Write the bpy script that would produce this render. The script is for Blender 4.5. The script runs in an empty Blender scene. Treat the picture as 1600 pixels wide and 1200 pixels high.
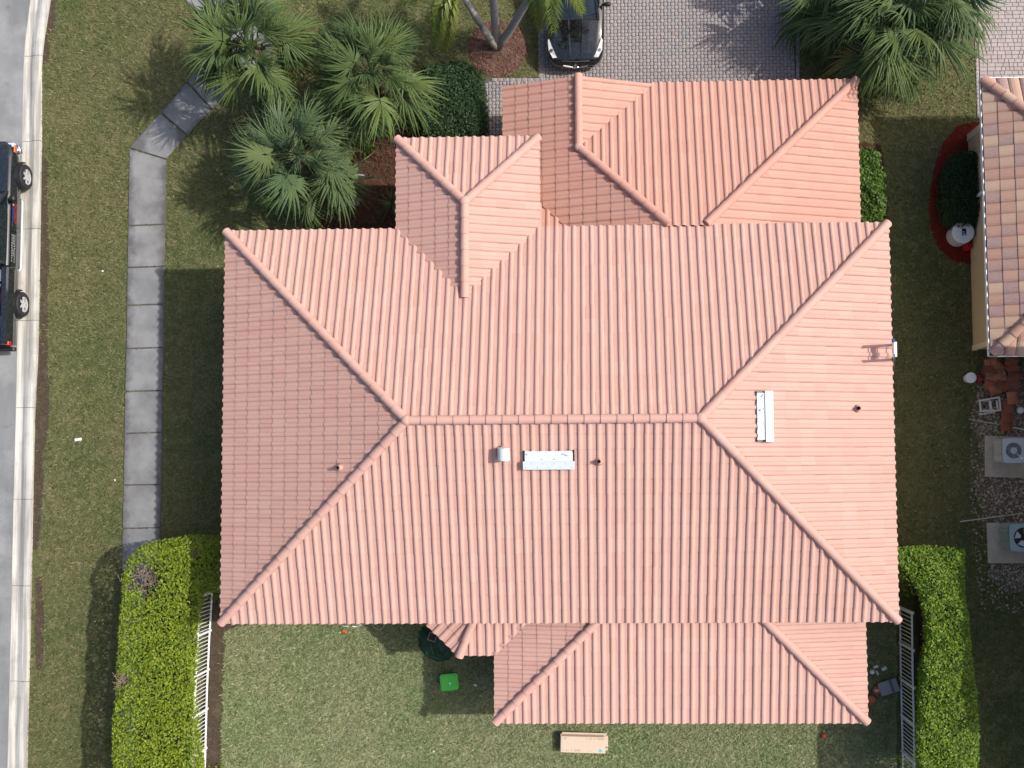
import bpy, bmesh, math, random
import numpy as np
from mathutils import Vector, Matrix
random.seed(7); rng = np.random.default_rng(7)
R = math.radians
S = bpy.context.scene
C = S.collection

# ------------------------------------------------------------------ camera
CAM_H = 36.0
F_PX = 1728.0                       # focal length in pixels of the 1600 px wide picture
TX, TY, RO, PPX, PPY = -0.0651, -0.0279, 0.0070, 877.58, 616.28
def rot():
    cx, sx = math.cos(TX), math.sin(TX); cy, sy = math.cos(TY), math.sin(TY); c, s = math.cos(RO), math.sin(RO)
    return Matrix(((c,-s,0),(s,c,0),(0,0,1))) @ Matrix(((1,0,0),(0,cx,-sx),(0,sx,cx))) @ Matrix(((cy,0,sy),(0,1,0),(-sy,0,cy)))
RC = rot()
cd = bpy.data.cameras.new('camera'); cam = bpy.data.objects.new('camera', cd); C.objects.link(cam)
cam.matrix_world = Matrix.Translation((0,0,CAM_H)) @ RC.transposed().to_4x4()
cd.sensor_width = 36.0; cd.lens = F_PX/1600*36.0
cd.shift_x = -(PPX-800)/1600; cd.shift_y = (PPY-600)/1600
cd.clip_start = 0.5; cd.clip_end = 600
S.camera = cam
def at(px, py, z=0.0):
    d = RC.transposed() @ Vector(((px-PPX)/F_PX, -(py-PPY)/F_PX, -1))
    t = (z-CAM_H)/d.z
    return Vector((d.x*t, d.y*t, z))
def P2(px, py, z=0.0):
    v = at(px, py, z); return (v.x, v.y)

# ------------------------------------------------------------------ light
SUN_EL, SUN_DX, SUN_DY = R(47), 1.0, 0.13
sv = Vector((SUN_DX, SUN_DY, 0)).normalized()*math.cos(SUN_EL) + Vector((0,0,math.sin(SUN_EL)))
w = bpy.data.worlds.new('World'); S.world = w; w.use_nodes = True
nt = w.node_tree; nt.nodes.clear()
sky = nt.nodes.new('ShaderNodeTexSky'); sky.sky_type = 'NISHITA'; sky.sun_disc = False
sky.dust_density = 4.0; sky.air_density = 1.0; sky.ozone_density = 1.0; sky.sun_elevation = SUN_EL; sky.sun_rotation = math.atan2(SUN_DX, SUN_DY)
bg = nt.nodes.new('ShaderNodeBackground'); bg.inputs[1].default_value = 0.125
out = nt.nodes.new('ShaderNodeOutputWorld')
nt.links.new(sky.outputs[0], bg.inputs[0]); nt.links.new(bg.outputs[0], out.inputs[0])
sl = bpy.data.lights.new('sun', 'SUN'); sl.energy = 3.0; sl.angle = R(0.8); sl.color = (1.0, 0.965, 0.915)
so = bpy.data.objects.new('sun', sl); C.objects.link(so)
so.rotation_euler = sv.to_track_quat('Z', 'Y').to_euler(); so.location = (30, 5, 30)
S.view_settings.view_transform = 'Standard'; S.view_settings.look = 'None'
S.view_settings.gamma = 1.0; S.view_settings.exposure = 0.57; S.view_settings.use_curve_mapping = False

# ------------------------------------------------------------------ helpers
WL = {}                              # world location of (unrotated) parents
def tag(o, label=None, cat=None, group=None, kind=None):
    if label: o['label'] = label
    if cat: o['category'] = cat
    if group: o['group'] = group
    if kind: o['kind'] = kind
    return o
def empty(name, loc, label, cat, group=None, rz=0.0):
    o = bpy.data.objects.new(name, None); C.objects.link(o)
    o.location = loc; o.rotation_euler = (0,0,rz); o.empty_display_size = .2
    WL[o.name] = Vector(loc)
    return tag(o, label, cat, group)
def link(name, me, parent=None, world=True, mw=None):
    o = bpy.data.objects.new(name, me); C.objects.link(o)
    if mw is not None: o.matrix_basis = mw
    if parent is not None:
        o.parent = parent
        if world:
            l = WL.get(parent.name, Vector((0,0,0)))
            o.matrix_parent_inverse = Matrix.Translation(-l)
            WL[o.name] = l if mw is None else l
    return o
def frame(d, up=Vector((0,0,1))):
    d = d.normalized()
    if abs(d.dot(up)) > .98: up = Vector((0,1,0))
    x = up.cross(d).normalized(); y = d.cross(x)
    return x, y, d
class MB:
    def __init__(s): s.v=[]; s.f=[]; s.m=[]
    def add(s, vs, fs, mi=0):
        b = len(s.v); s.v += [tuple(p) for p in vs]
        for f in fs: s.f.append(tuple(i+b for i in f)); s.m.append(mi)
        return s
    def box(s, x0,x1,y0,y1,z0,z1, mi=0, bev=0.0, M=None):
        if bev > 0:
            b = bev
            vs = [(x0,y0,z0),(x1,y0,z0),(x1,y1,z0),(x0,y1,z0),(x0,y0,z1-b),(x1,y0,z1-b),(x1,y1,z1-b),(x0,y1,z1-b),
                  (x0+b,y0+b,z1),(x1-b,y0+b,z1),(x1-b,y1-b,z1),(x0+b,y1-b,z1)]
            fs = [(3,2,1,0)]+[(i,(i+1)%4,4+(i+1)%4,4+i) for i in range(4)]+[(4+i,4+(i+1)%4,8+(i+1)%4,8+i) for i in range(4)]+[(8,9,10,11)]
        else:
            vs = [(x0,y0,z0),(x1,y0,z0),(x1,y1,z0),(x0,y1,z0),(x0,y0,z1),(x1,y0,z1),(x1,y1,z1),(x0,y1,z1)]
            fs = [(3,2,1,0),(4,5,6,7)]+[(i,(i+1)%4,4+(i+1)%4,4+i) for i in range(4)]
        if M is not None: vs = [M @ Vector(p) for p in vs]
        return s.add(vs, fs, mi)
    def bar(s, a, b, wx, wy=None, mi=0, up=Vector((0,0,1))):
        a=Vector(a); b=Vector(b); wy = wx if wy is None else wy
        x,y,d = frame(b-a, up)
        vs=[]
        for p in (a,b):
            for sx,sy in ((-1,-1),(1,-1),(1,1),(-1,1)): vs.append(p+x*(sx*wx/2)+y*(sy*wy/2))
        return s.add(vs, [(3,2,1,0),(4,5,6,7)]+[(i,(i+1)%4,4+(i+1)%4,4+i) for i in range(4)], mi)
    def tube(s, pts, rad, n=8, mi=0, cap=True):
        pts=[Vector(p) for p in pts]
        if not hasattr(rad,'__len__'): rad=[rad]*len(pts)
        vs=[]; 
        for i,p in enumerate(pts):
            d = pts[min(i+1,len(pts)-1)]-pts[max(i-1,0)]
            x,y,_ = frame(d)
            for k in range(n):
                a=2*math.pi*k/n; vs.append(p+(x*math.cos(a)+y*math.sin(a))*rad[i])
        fs=[(i*n+k,i*n+(k+1)%n,(i+1)*n+(k+1)%n,(i+1)*n+k) for i in range(len(pts)-1) for k in range(n)]
        if cap: fs += [tuple(range(n-1,-1,-1)), tuple((len(pts)-1)*n+k for k in range(n))]
        return s.add(vs, fs, mi)
    def lathe(s, prof, c=(0,0,0), n=20, mi=0):
        vs=[];
        for r,z in prof:
            for k in range(n):
                a=2*math.pi*k/n; vs.append((c[0]+r*math.cos(a),c[1]+r*math.sin(a),c[2]+z))
        m=len(prof)
        fs=[(i*n+k,i*n+(k+1)%n,(i+1)*n+(k+1)%n,(i+1)*n+k) for i in range(m-1) for k in range(n)]
        fs.append(tuple((m-1)*n+k for k in range(n))); fs.append(tuple(range(n-1,-1,-1)))
        return s.add(vs, fs, mi)
    def poly(s, pts, z0, z1, mi=0, side=True):
        n=len(pts)
        ar=sum(pts[i][0]*pts[(i+1)%n][1]-pts[(i+1)%n][0]*pts[i][1] for i in range(n))
        if ar<0: pts=pts[::-1]
        vs=[(p[0],p[1],z1) for p in pts]; fs=[tuple(range(n))]
        if side:
            vs+=[(p[0],p[1],z0) for p in pts]
            fs+=[(n+i,n+(i+1)%n,(i+1)%n,i) for i in range(n)]
        return s.add(vs, fs, mi)
    def mesh(s, name, mats, smooth=False):
        me=bpy.data.meshes.new(name); me.from_pydata(s.v, [], s.f)
        for m in (mats if isinstance(mats,(list,tuple)) else [mats]): me.materials.append(m)
        me.polygons.foreach_set('material_index', s.m)
        if smooth: me.polygons.foreach_set('use_smooth', [True]*len(s.f))
        me.update(); return me
    def build(s, name, mats, parent=None, world=True, smooth=False):
        return link(name, s.mesh(name, mats, smooth), parent, world)
def np_mesh(name, V, F, mat, smooth=False, tint=None):
    """V (n,3) and F (m,k): one mesh from numpy arrays"""
    me=bpy.data.meshes.new(name); V=np.asarray(V,np.float32); F=np.asarray(F,np.int32); m,k=F.shape
    me.vertices.add(len(V)); me.vertices.foreach_set('co', V.ravel())
    me.loops.add(m*k); me.loops.foreach_set('vertex_index', F.ravel())
    me.polygons.add(m); me.polygons.foreach_set('loop_start', np.arange(0,m*k,k,dtype=np.int32)); me.polygons.foreach_set('loop_total', np.full(m,k,np.int32))
    if smooth: me.polygons.foreach_set('use_smooth', np.ones(m,bool))
    me.materials.append(mat)
    if tint is not None:
        a=me.attributes.new('tint','FLOAT','POINT'); a.data.foreach_set('value', np.asarray(tint,np.float32))
    me.update(calc_edges=True); me.validate(); return me

# ------------------------------------------------------------------ materials
class NT:
    def __init__(s,name):
        s.m=bpy.data.materials.new(name); s.m.use_nodes=True; s.t=s.m.node_tree; s.b=s.t.nodes['Principled BSDF']
    def n(s,typ,**kw):
        nd=s.t.nodes.new(typ)
        for k,v in kw.items(): setattr(nd,k,v)
        return nd
    def l(s,a,b): s.t.links.new(a,b)
    def noise(s,scale,detail=3,rough=.55,co=None,stretch=None,obj=False):
        nd=s.n('ShaderNodeTexNoise'); nd.inputs['Scale'].default_value=scale; nd.inputs['Detail'].default_value=detail; nd.inputs['Roughness'].default_value=rough
        src=s.geo() if not obj else s.n('ShaderNodeTexCoord').outputs['Object']
        if stretch:
            mp=s.n('ShaderNodeMapping'); mp.inputs['Scale'].default_value=stretch; s.l(src,mp.inputs[0]); src=mp.outputs[0]
        s.l(src,nd.inputs['Vector']); return nd.outputs['Fac']
    def geo(s):
        if not hasattr(s,'_g'): s._g=s.n('ShaderNodeNewGeometry')
        return s._g.outputs['Position']
    def ramp(s,fac,stops,interp='LINEAR'):
        r=s.n('ShaderNodeValToRGB'); r.color_ramp.interpolation=interp; e=r.color_ramp.elements
        while len(e)<len(stops): e.new(.5)
        for i,(p,c) in enumerate(stops): e[i].position=p; e[i].color=(c,c,c,1) if not hasattr(c,'__len__') else (*c,1)
        s.l(fac,r.inputs[0]); return r.outputs[0]
    def mix(s,fac,a,b,mode='MIX'):
        m=s.n('ShaderNodeMix',data_type='RGBA',blend_type=mode)
        for sock,v in ((m.inputs[0],fac),(m.inputs[6],a),(m.inputs[7],b)):
            if hasattr(v,'is_output'): s.l(v,sock)
            elif hasattr(v,'__len__'): sock.default_value=(*v,1)
            else: sock.default_value=v
        return m.outputs[2]
    def math(s,op,a,b=0.0):
        m=s.n('ShaderNodeMath',operation=op)
        for sock,v in ((m.inputs[0],a),(m.inputs[1],b)):
            if hasattr(v,'is_output'): s.l(v,sock)
            else: sock.default_value=v
        return m.outputs[0]
    def rnd(s):
        """random value per piece: 'tint' attribute plus the object's own random number"""
        a=s.n('ShaderNodeAttribute',attribute_name='tint'); o=s.n('ShaderNodeObjectInfo')
        return s.math('FRACT', s.math('ADD', a.outputs['Fac'], o.outputs['Random']))
    def done(s,col=None,rough=.7,bump=None,bs=.3,bd=.02,spec=.3,metal=0.0):
        b=s.b
        if col is not None:
            if hasattr(col,'is_output'): s.l(col,b.inputs['Base Color'])
            else: b.inputs['Base Color'].default_value=(*col,1)
        b.inputs['Roughness'].default_value=rough; b.inputs['Specular IOR Level'].default_value=spec; b.inputs['Metallic'].default_value=metal
        if bump is not None:
            bn=s.n('ShaderNodeBump'); bn.inputs['Strength'].default_value=bs; bn.inputs['Distance'].default_value=bd
            s.l(bump,bn.inputs['Height']); s.l(bn.outputs[0],b.inputs['Normal'])
        return s.m
def plain(name,col,rough=.5,metal=0.0,spec=.4,var=.12,sc=9.0):
    t=NT(name); n=t.noise(sc,3,obj=True)
    c=t.mix(n,tuple(x*(1-var) for x in col),tuple(min(1,x*(1+var)) for x in col))
    return t.done(c,rough,spec=spec,metal=metal)
def glossy(name,col,rough=.08,coat=.6,metal=0.0):
    t=NT(name); n=t.noise(14,4,obj=True)
    c=t.mix(t.ramp(n,[(.45,0),(.8,.25)]),col,(.10,.10,.09)); m=t.done(c,rough,spec=.5,metal=metal)
    t.b.inputs['Coat Weight'].default_value=coat; t.b.inputs['Coat Roughness'].default_value=.05; return m

def roof_mat(name, hues, dirt):
    t=NT(name); r=t.rnd()
    c=t.ramp(r,[(i/(len(hues)-1),h) for i,h in enumerate(hues)])
    big=t.noise(.35,4,.6); c=t.mix(t.ramp(big,[(.35,0),(.75,.30)]),c,hues[0])
    fine=t.noise(38,3,.7); c=t.mix(t.ramp(fine,[(.42,0),(.8,.22)]),c,dirt)
    spots=t.noise(5.5,2,.5); c=t.mix(t.ramp(spots,[(.64,0),(.72,.16)]),c,dirt)
    return t.done(c,.78,bump=fine,bs=.12,bd=.004,spec=.25)
M={}
M['tile']=roof_mat('painted_tile',[(0.4768,0.2751,0.2254),(0.4935,0.3028,0.2494),(0.4861,0.2850,0.2355),(0.5075,0.3128,0.2614)],(0.3725,0.2226,0.1846))
M['tile2']=roof_mat('painted_tile_redder',[(0.4728,0.2491,0.1941),(0.4873,0.2719,0.2128),(0.4806,0.2574,0.2024),(0.4970,0.2823,0.2244)],(0.3474,0.1764,0.1252))
def nb_mat():
    t=NT('mixed_tile'); r=t.rnd()
    c=t.ramp(r,[(0,(0.3441,0.1906,0.1488)),(.18,(0.3813,0.2465,0.1814)),(.36,(0.2790,0.1814,0.1628)),(.5,(0.4092,0.2790,0.2046)),(.66,(0.3627,0.2093,0.1628)),(.82,(0.2604,0.1721,0.1674)),(1,(0.3720,0.2558,0.1953))],'CONSTANT')
    n=t.noise(7,4,.6,stretch=(1,4,1)); c=t.mix(t.ramp(n,[(.3,.0),(.75,.55)]),c,(.42,.29,.22))
    return t.done(c,.8,bump=n,bs=.15,bd=.01)
M['nb_tile']=nb_mat()
M['deck']=plain('roof_underlay',(.10,.055,.045),.9)
M['stucco']=plain('beige_stucco',(.50,.40,.26),.85,var=.06,sc=3)
M['trim']=plain('cream_trim',(.62,.55,.42),.7,var=.05)
M['white']=plain('white_paint',(.78,.79,.78),.45,var=.05)
M['fasc']=plain('fascia_paint',(.48,.27,.22),.7)
M['white_metal']=plain('white_metal',(.52,.575,.60),.35,var=.04)
M['dark']=plain('dark_rubber',(.018,.018,.020),.75)
M['black']=plain('black_plastic',(.012,.013,.014),.45)
M['chrome']=plain('chrome',(.75,.76,.78),.18,metal=1.0,var=.04)
M['rim']=plain('alloy_rim',(.52,.53,.54),.3,metal=.35,var=.1)
M['alu']=plain('aluminium',(.62,.63,.64),.35,metal=.8,var=.06)
M['blackpaint']=glossy('black_car_paint',(.0045,.0052,.0065),.06,1.0)
M['navy']=glossy('dark_navy_paint',(.008,.011,.016),.10,1.0)
M['glass']=glossy('tinted_glass',(.006,.012,.016),.03,1.0)
M['lamp']=glossy('headlamp_lens',(.60,.60,.57),.12,.8)
M['amber']=glossy('amber_lens',(.55,.12,.02),.2,.6)
M['redlens']=glossy('red_lens',(.42,.012,.015),.2,.6)

def grass_mat(name,leaf,g1,g2,tan,deep):
    t=NT(name)
    big=t.noise(.22,4,.6); mid=t.noise(1.3,4,.65); fine=t.noise(9,3,.7)
    a=t.mix(t.ramp(mid,[(.34,0),(.66,1)]),g1,g2)
    b=t.mix(t.ramp(fine,[(.38,0),(.72,.9)]),a,tan)
    c=t.mix(t.ramp(big,[(.42,0),(.62,.65)]),b,deep)
    pa=t.noise(2.7,5,.7); c=t.mix(t.ramp(pa,[(.50,0),(.66,.75)]),c,tuple(x*1.08 for x in tan)); pb=t.noise(4.1,4,.7,stretch=(1.3,1,1)); c=t.mix(t.ramp(pb,[(.56,0),(.70,.55)]),c,(deep[0]*.55,deep[1]*.42,deep[2]*.5))
    if leaf:
        r=t.rnd(); c=t.mix(t.ramp(r,[(0,0),(.6,.0),(.8,.3),(1,.8)]),c,tuple(x*1.4 for x in tan))
        c=t.mix(t.ramp(r,[(0,.8),(.28,0)]),c,tuple(x*.42 for x in deep))
        return t.done(c,.75,spec=.15)
    c=t.mix(t.ramp(t.noise(26,2,.7),[(.4,.4),(.6,0)]),c,tuple(x*.5 for x in deep))
    return t.done(c,.95,bump=t.noise(24,3,.8),bs=.7,bd=.04,spec=.1)
VERGE=((0.0801,0.0965,0.0296),(0.1311,0.1266,0.0534),(0.1715,0.1543,0.0778),(0.0648,0.0949,0.0296))
BACK=((0.1402,0.1786,0.0728),(0.2009,0.2162,0.1047),(0.2710,0.2679,0.1501),(0.1216,0.1885,0.0656))
M['lawn']=grass_mat('lawn_soil',False,*VERGE); M['blade']=grass_mat('grass_blades',True,*VERGE)
M['lawn2']=grass_mat('back_lawn_soil',False,*BACK); M['blade2']=grass_mat('back_grass_blades',True,*BACK)
def asphalt():
    t=NT('asphalt'); f=t.noise(60,3,.7); m=t.noise(.8,4,.6,stretch=(1.6,.35,1))
    c=t.mix(t.ramp(m,[(.35,0),(.7,1)]),(.175,.180,.182),(.245,.250,.250)); c=t.mix(t.ramp(f,[(.4,0),(.75,.5)]),c,(.11,.11,.11))
    pt=t.noise(.35,5,.65); c=t.mix(t.ramp(pt,[(.48,0),(.60,.55)]),c,(.30,.305,.30)); st=t.noise(2.2,5,.7); c=t.mix(t.ramp(st,[(.58,0),(.72,.5)]),c,(.10,.10,.105))
    return t.done(c,.9,bump=f,bs=.3,bd=.01)
M['asphalt']=asphalt()
def kerbm():
    t=NT('kerb_concrete'); s=t.noise(5.5,4,.6,stretch=(1,.05,1)); f=t.noise(26,3,.7); m=t.noise(1.4,4,.6)
    c=t.mix(t.ramp(s,[(.44,0),(.60,1)]),(.56,.535,.475),(.34,.32,.285)); c=t.mix(t.ramp(m,[(.5,0),(.75,.6)]),c,(.26,.25,.225))
    c=t.mix(t.ramp(f,[(.5,0),(.8,.3)]),c,(.22,.21,.19)); return t.done(c,.88,bump=f,bs=.2,bd=.01)
M['kerb']=kerbm()
def walkm():
    t=NT('sidewalk_concrete'); m=t.noise(1.1,5,.62); f=t.noise(45,3,.7); r=t.rnd()
    c=t.mix(t.ramp(m,[(.34,0),(.62,1)]),(.140,.137,.135),(.235,.232,.226)); c=t.mix(t.ramp(r,[(0,0),(1,.35)]),c,(.21,.218,.222))
    # darker in from both long edges (object x runs across the walk)
    tc=t.n('ShaderNodeTexCoord'); sx=t.n('ShaderNodeSeparateXYZ'); t.l(tc.outputs['Object'],sx.inputs[0])
    e=t.math('ABSOLUTE',sx.outputs[0]); e=t.math('ADD',e,t.math('MULTIPLY',t.math('SUBTRACT',t.noise(2.6,4,.65),.5),.7))
    c=t.mix(t.ramp(e,[(.38,0),(.62,.75)]),c,(.072,.069,.071)); c=t.mix(t.ramp(f,[(.55,0),(.8,.3)]),c,(.09,.09,.09))
    return t.done(c,.9,bump=f,bs=.2,bd=.008)
M['walk']=walkm()
def paver(name,cols,gr):
    t=NT(name); r=t.rnd(); c=t.ramp(r,[(i/(len(cols)-1),q) for i,q in enumerate(cols)]); m=t.noise(.7,4,.65); f=t.noise(55,2,.7)
    c=t.mix(t.ramp(m,[(.45,0),(.72,.6)]),c,gr); c=t.mix(t.ramp(f,[(.5,0),(.8,.25)]),c,(.12,.11,.11)); return t.done(c,.85,bump=f,bs=.2,bd=.006)
M['paver']=paver('grey_pink_paver',[(.26,.225,.215),(.285,.255,.245),(.30,.245,.235),(.25,.235,.235),(.275,.245,.24)],(.19,.19,.20))
M['paver2']=paver('pale_pink_paver',[(0.3280,0.2747,0.2583),(0.3608,0.3116,0.2952),(0.3854,0.3280,0.3157),(0.3444,0.2829,0.2665)],(0.3116,0.2952,0.2870))
M['joint']=plain('joint_sand',(.085,.078,.07),.95)
def mulchm(name,a,b,c2):
    t=NT(name); f=t.noise(16,4,.75); g=t.noise(3,3,.6); r=t.rnd()
    c=t.mix(t.ramp(f,[(.35,0),(.65,1)]),a,b); c=t.mix(t.ramp(g,[(.5,0),(.7,.5)]),c,c2); c=t.mix(t.math('MULTIPLY',r,.5),c,c2)
    return t.done(c,.95,bump=f,bs=.9,bd=.04,spec=.1)
M['mulch']=mulchm('brown_mulch',(.030,.014,.009),(.085,.038,.024),(.14,.085,.055))
M['redmulch']=mulchm('red_mulch',(.11,.016,.009),(.22,.030,.016),(.16,.035,.022))
M['ringmulch']=mulchm('faded_mulch',(.075,.035,.026),(.17,.085,.065),(.24,.17,.13))
M['soil']=mulchm('bare_soil',(.035,.025,.017),(.085,.062,.042),(.13,.105,.075))
M['gravel']=mulchm('gravel_bed',(0.0870,0.0725,0.0561),(0.2321,0.1983,0.1596),(0.1354,0.1064,0.0725))
M['pebble']=paver('pebbles',[(0.2074,0.1591,0.1123),(0.4406,0.3672,0.2920),(0.3110,0.2448,0.1797),(0.5832,0.5018,0.4156),(0.1555,0.1102,0.0786)],(0.2851,0.2326,0.1797))
def leafm(name,cols,trans=.25,rough=.5,spec=.35):
    t=NT(name); r=t.rnd(); c=t.ramp(r,[(i/(len(cols)-1),q) for i,q in enumerate(cols)]); n=t.noise(.9,3,.6)
    c=t.mix(t.ramp(n,[(.35,0),(.7,.35)]),c,cols[0]); m=t.done(c,rough,spec=spec)
    tr=t.n('ShaderNodeBsdfTranslucent'); t.l(c,tr.inputs[0]); mx=t.n('ShaderNodeMixShader'); mx.inputs[0].default_value=trans
    t.l(t.b.outputs[0],mx.inputs[1]); t.l(tr.outputs[0],mx.inputs[2]); o=t.t.nodes['Material Output']; t.l(mx.outputs[0],o.inputs[0]); return m
M['hedge']=leafm('hedge_leaf',[(0.1087,0.1740,0.0116),(0.1958,0.2755,0.0145),(0.2537,0.3262,0.0203),(0.3117,0.3553,0.0290),(0.0725,0.1522,0.0174)],.3)
M['hedge3']=leafm('hedge_leaf_olive',[(0.0743,0.1237,0.0231),(0.1155,0.1733,0.0297),(0.1733,0.1898,0.0495),(0.0577,0.1072,0.0231)],.2)
M['hedge2']=leafm('hedge_leaf_green',[(0.0684,0.1542,0.0145),(0.1369,0.2436,0.0203),(0.2053,0.3086,0.0261),(0.2823,0.3653,0.0319),(0.0513,0.1299,0.0203)],.3)
M['darkleaf']=leafm('dark_leaf',[(.010,.032,.010),(.018,.050,.014),(.028,.066,.018),(.040,.080,.025)],.15)
M['shrubleaf']=leafm('shrub_leaf',[(.050,.115,.014),(.090,.170,.022),(.130,.215,.030),(.035,.085,.015)],.3)
M['fan']=leafm('fan_palm_leaf',[(0.0547,0.0926,0.0309),(0.0820,0.1247,0.0392),(0.1161,0.1543,0.0454),(0.0710,0.1164,0.0474)],.2,.6,.2)
M['fan2']=leafm('fan_palm_leaf_dusty',[(0.0708,0.1153,0.0495),(0.1005,0.1434,0.0638),(0.1352,0.1741,0.0660),(0.0798,0.1317,0.0577)],.2,.6,.2)
M['oldfan']=leafm('yellowed_palm_leaf',[(.18,.135,.030),(.15,.150,.035),(.22,.16,.05)],.2,.5)
M['pinna']=leafm('feather_palm_leaf',[(0.0624,0.1014,0.0125),(0.0975,0.1365,0.0156),(0.1365,0.1599,0.0203),(0.1794,0.1560,0.0273)],.25,.4,.45)
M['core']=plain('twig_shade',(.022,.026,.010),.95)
M['twig']=plain('bare_twig',(.20,.155,.115),.9)
def barkm(name,a,b,ring):
    t=NT(name); n=t.noise(6,4,.65,stretch=(1,1,ring)); c=t.mix(t.ramp(n,[(.35,0),(.7,1)]),a,b); return t.done(c,.9,bump=n,bs=.6,bd=.03)
M['bark']=barkm('palm_bark',(.07,.045,.03),(.19,.145,.105),5); M['greybark']=barkm('grey_palm_bark',(.22,.21,.19),(.40,.385,.36),7)

# ------------------------------------------------------------------ ground plan (metres; x right, y up in the picture)
def pp(*pts, z=0.0): return [P2(a,b,z) for a,b in pts]
def inpoly(X,Y,poly):
    c=np.zeros(len(X),bool); n=len(poly)
    for i in range(n):
        x1,y1=poly[i]; x2,y2=poly[(i+1)%n]
        if y1==y2: continue
        k=((y1>Y)!=(y2>Y)) & (X < (x2-x1)*(Y-y1)/(y2-y1)+x1); c^=k
    return c
def struct(o): return tag(o, kind='structure')
g=MB().add([(-300,-300,0),(300,-300,0),(300,300,0),(-300,300,0)],[(0,1,2,3)]).build('ground',M['lawn']); struct(g)

KY=[-160,0,60,100,150,221,350,560,650,800,1000,1200,1360]
KL=[73,48,40,37.5,36,35,31,27,25,21,17,12,8]
KR=[108,80,70,66,66,66,64,60,55,52,48,43,39]
def kx(arr,y): return float(np.interp(y,KY,arr))
road=[P2(kx(KL,y),y) for y in KY]; 
road=[(road[0][0],60)]+road+[(road[-1][0]-.2,-60),(-30,-60),(-29,60)]
struct(MB().poly(road,0,.004,side=False).build('road',M['asphalt']))
kerb=bpy.data.objects.new('kerb',None); C.objects.link(kerb); struct(kerb)
joints=[-190,-46,88,221,358,501,637,780,915,1064,1205,1345]
PROF=[(0,.012),(.18,-.006+.012),(.34,.004),(.42,.022),(.52,.058),(.66,.10),(.80,.115),(1.0,.112)]
for a,b in zip(joints[:-1],joints[1:]):
    m=MB(); rows=[]
    ys=np.linspace(a+.35,b-.35,9)
    for y in ys:
        l=Vector((*P2(kx(KL,y),y),0)); r=Vector((*P2(kx(KR,y),y),0)); rows.append([l+(r-l)*t+Vector((0,0,z)) for t,z in PROF])
    k=len(PROF); vs=[p for rw in rows for p in rw]
    fs=[(i*k+j,(i+1)*k+j,(i+1)*k+j+1,i*k+j+1) for i in range(len(ys)-1) for j in range(k-1)]
    m.add(vs,fs)
    for rw,fl in ((rows[0],1),(rows[-1],0)):
        vv=list(rw)+[Vector((rw[-1].x,rw[-1].y,-.02)),Vector((rw[0].x,rw[0].y,-.02))]
        m.add(vv,[tuple(range(len(vv))) if fl else tuple(range(len(vv)-1,-1,-1))])
    vv=[rw[-1] for rw in rows]; m.add(vv+[Vector((p.x,p.y,-.02)) for p in vv],[(i,i+1,len(vv)+i+1,len(vv)+i) for i in range(len(vv)-1)])
    m.build('kerb_segment',M['kerb'],kerb,smooth=False)
# dark joint bed under the kerb segments
kj=MB().poly([P2(kx(KL,y)+.2,y) for y in KY]+[P2(kx(KR,y)-.2,y) for y in KY[::-1]],0,.0025,side=False).build('kerb_bed',M['joint']); struct(kj)

def blob_edge(pts,amp,seg=.35):
    o=[]
    n=len(pts)
    for i in range(n):
        a=Vector(pts[i]); b=Vector(pts[(i+1)%n]); k=max(1,int((b-a).length/seg))
        for j in range(k):
            p=a+(b-a)*(j/k); o.append((p.x+random.uniform(-amp,amp),p.y+random.uniform(-amp,amp)))
    return o
# bare soil along the kerb, soil beside the left fence
soil_polys=[blob_edge(pp((66,240),(76,250),(76,420),(75,560),(78,640),(70,700),(64,800),(60,860),(50,860),(52,760),(56,640),(61,520),(64,400),(65,300)),.05),
            blob_edge(pp((54,905),(66,900),(69,950),(68,1010),(66,1046),(57,1048),(55,980)),.04),
            blob_edge(pp((62,60),(74,52),(80,70),(77,97),(66,101),(61,84)),.04),
            blob_edge(pp((76,0),(90,0),(84,50),(74,55)),.04),
            blob_edge(pp((330,925),(420,925),(420,968),(352,985),(350,1060),(347,1140),(343,1230),(318,1230),(322,1100),(327,1000)),.05)]
sp=MB()
for q in soil_polys: sp.poly(q,0,.006,side=False)
struct(sp.build('soil_strip',M['soil']))

# sidewalk slabs: centre line in pixels, each slab a part
walk=bpy.data.objects.new('sidewalk',None); C.objects.link(walk); struct(walk)
slabs=[[(205,229),(260,247),(320,178),(252,168)],[(252,168),(320,178),(368,122),(318,86)]]
slabs=[[(203,231),(260,248),(292,213),(251,178)],[(253,176),(294,211),(330,172),(292,130)],[(294,128),(332,170),(372,128),(334,82)],
       [(336,80),(374,126),(420,105),(425,60),(372,36)],[(370,34),(427,62),(432,20),(398,-28),(338,2)],[(336,0),(396,-30),(352,-72),(292,-44)],[(336,0),(292,-44),(270,-22),(313,24)],
       [(313,26),(337,2),(369,34),(335,79)],[(428,18),(438,-60),(400,-60),(400,-30)],
       [(203,233.5),(260,250.5),(258.5,350),(201,352)],[(201,354),(258.5,352),(257,415.5),(199.5,417.5)],[(199.5,419.5),(257,417.5),(256.5,474.5),(199,476.5)],
       [(199,478.5),(256.5,476.5),(256,542),(198,544)],[(198,546),(256,544),(254.5,609.5),(196,611)],[(196,613),(254.5,611.5),(254,674.5),(195,676.5)],
       [(195,678.5),(254,676.5),(252.5,756),(193.5,757)],[(193.5,759),(252.5,758),(251,823.5),(192,825)],[(192,827),(251,825.5),(249,890),(191,892)],
       [(191,894),(249,892),(248,958),(190,960)],[(190,962),(248,960),(247,1025),(189,1027)],[(189,1029),(247,1027),(246,1095),(188,1097)],[(188,1099),(246,1097),(245,1165),(187,1167)],[(187,1169),(245,1167),(244,1240),(186,1242)]]
walk_polys=[]
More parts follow.
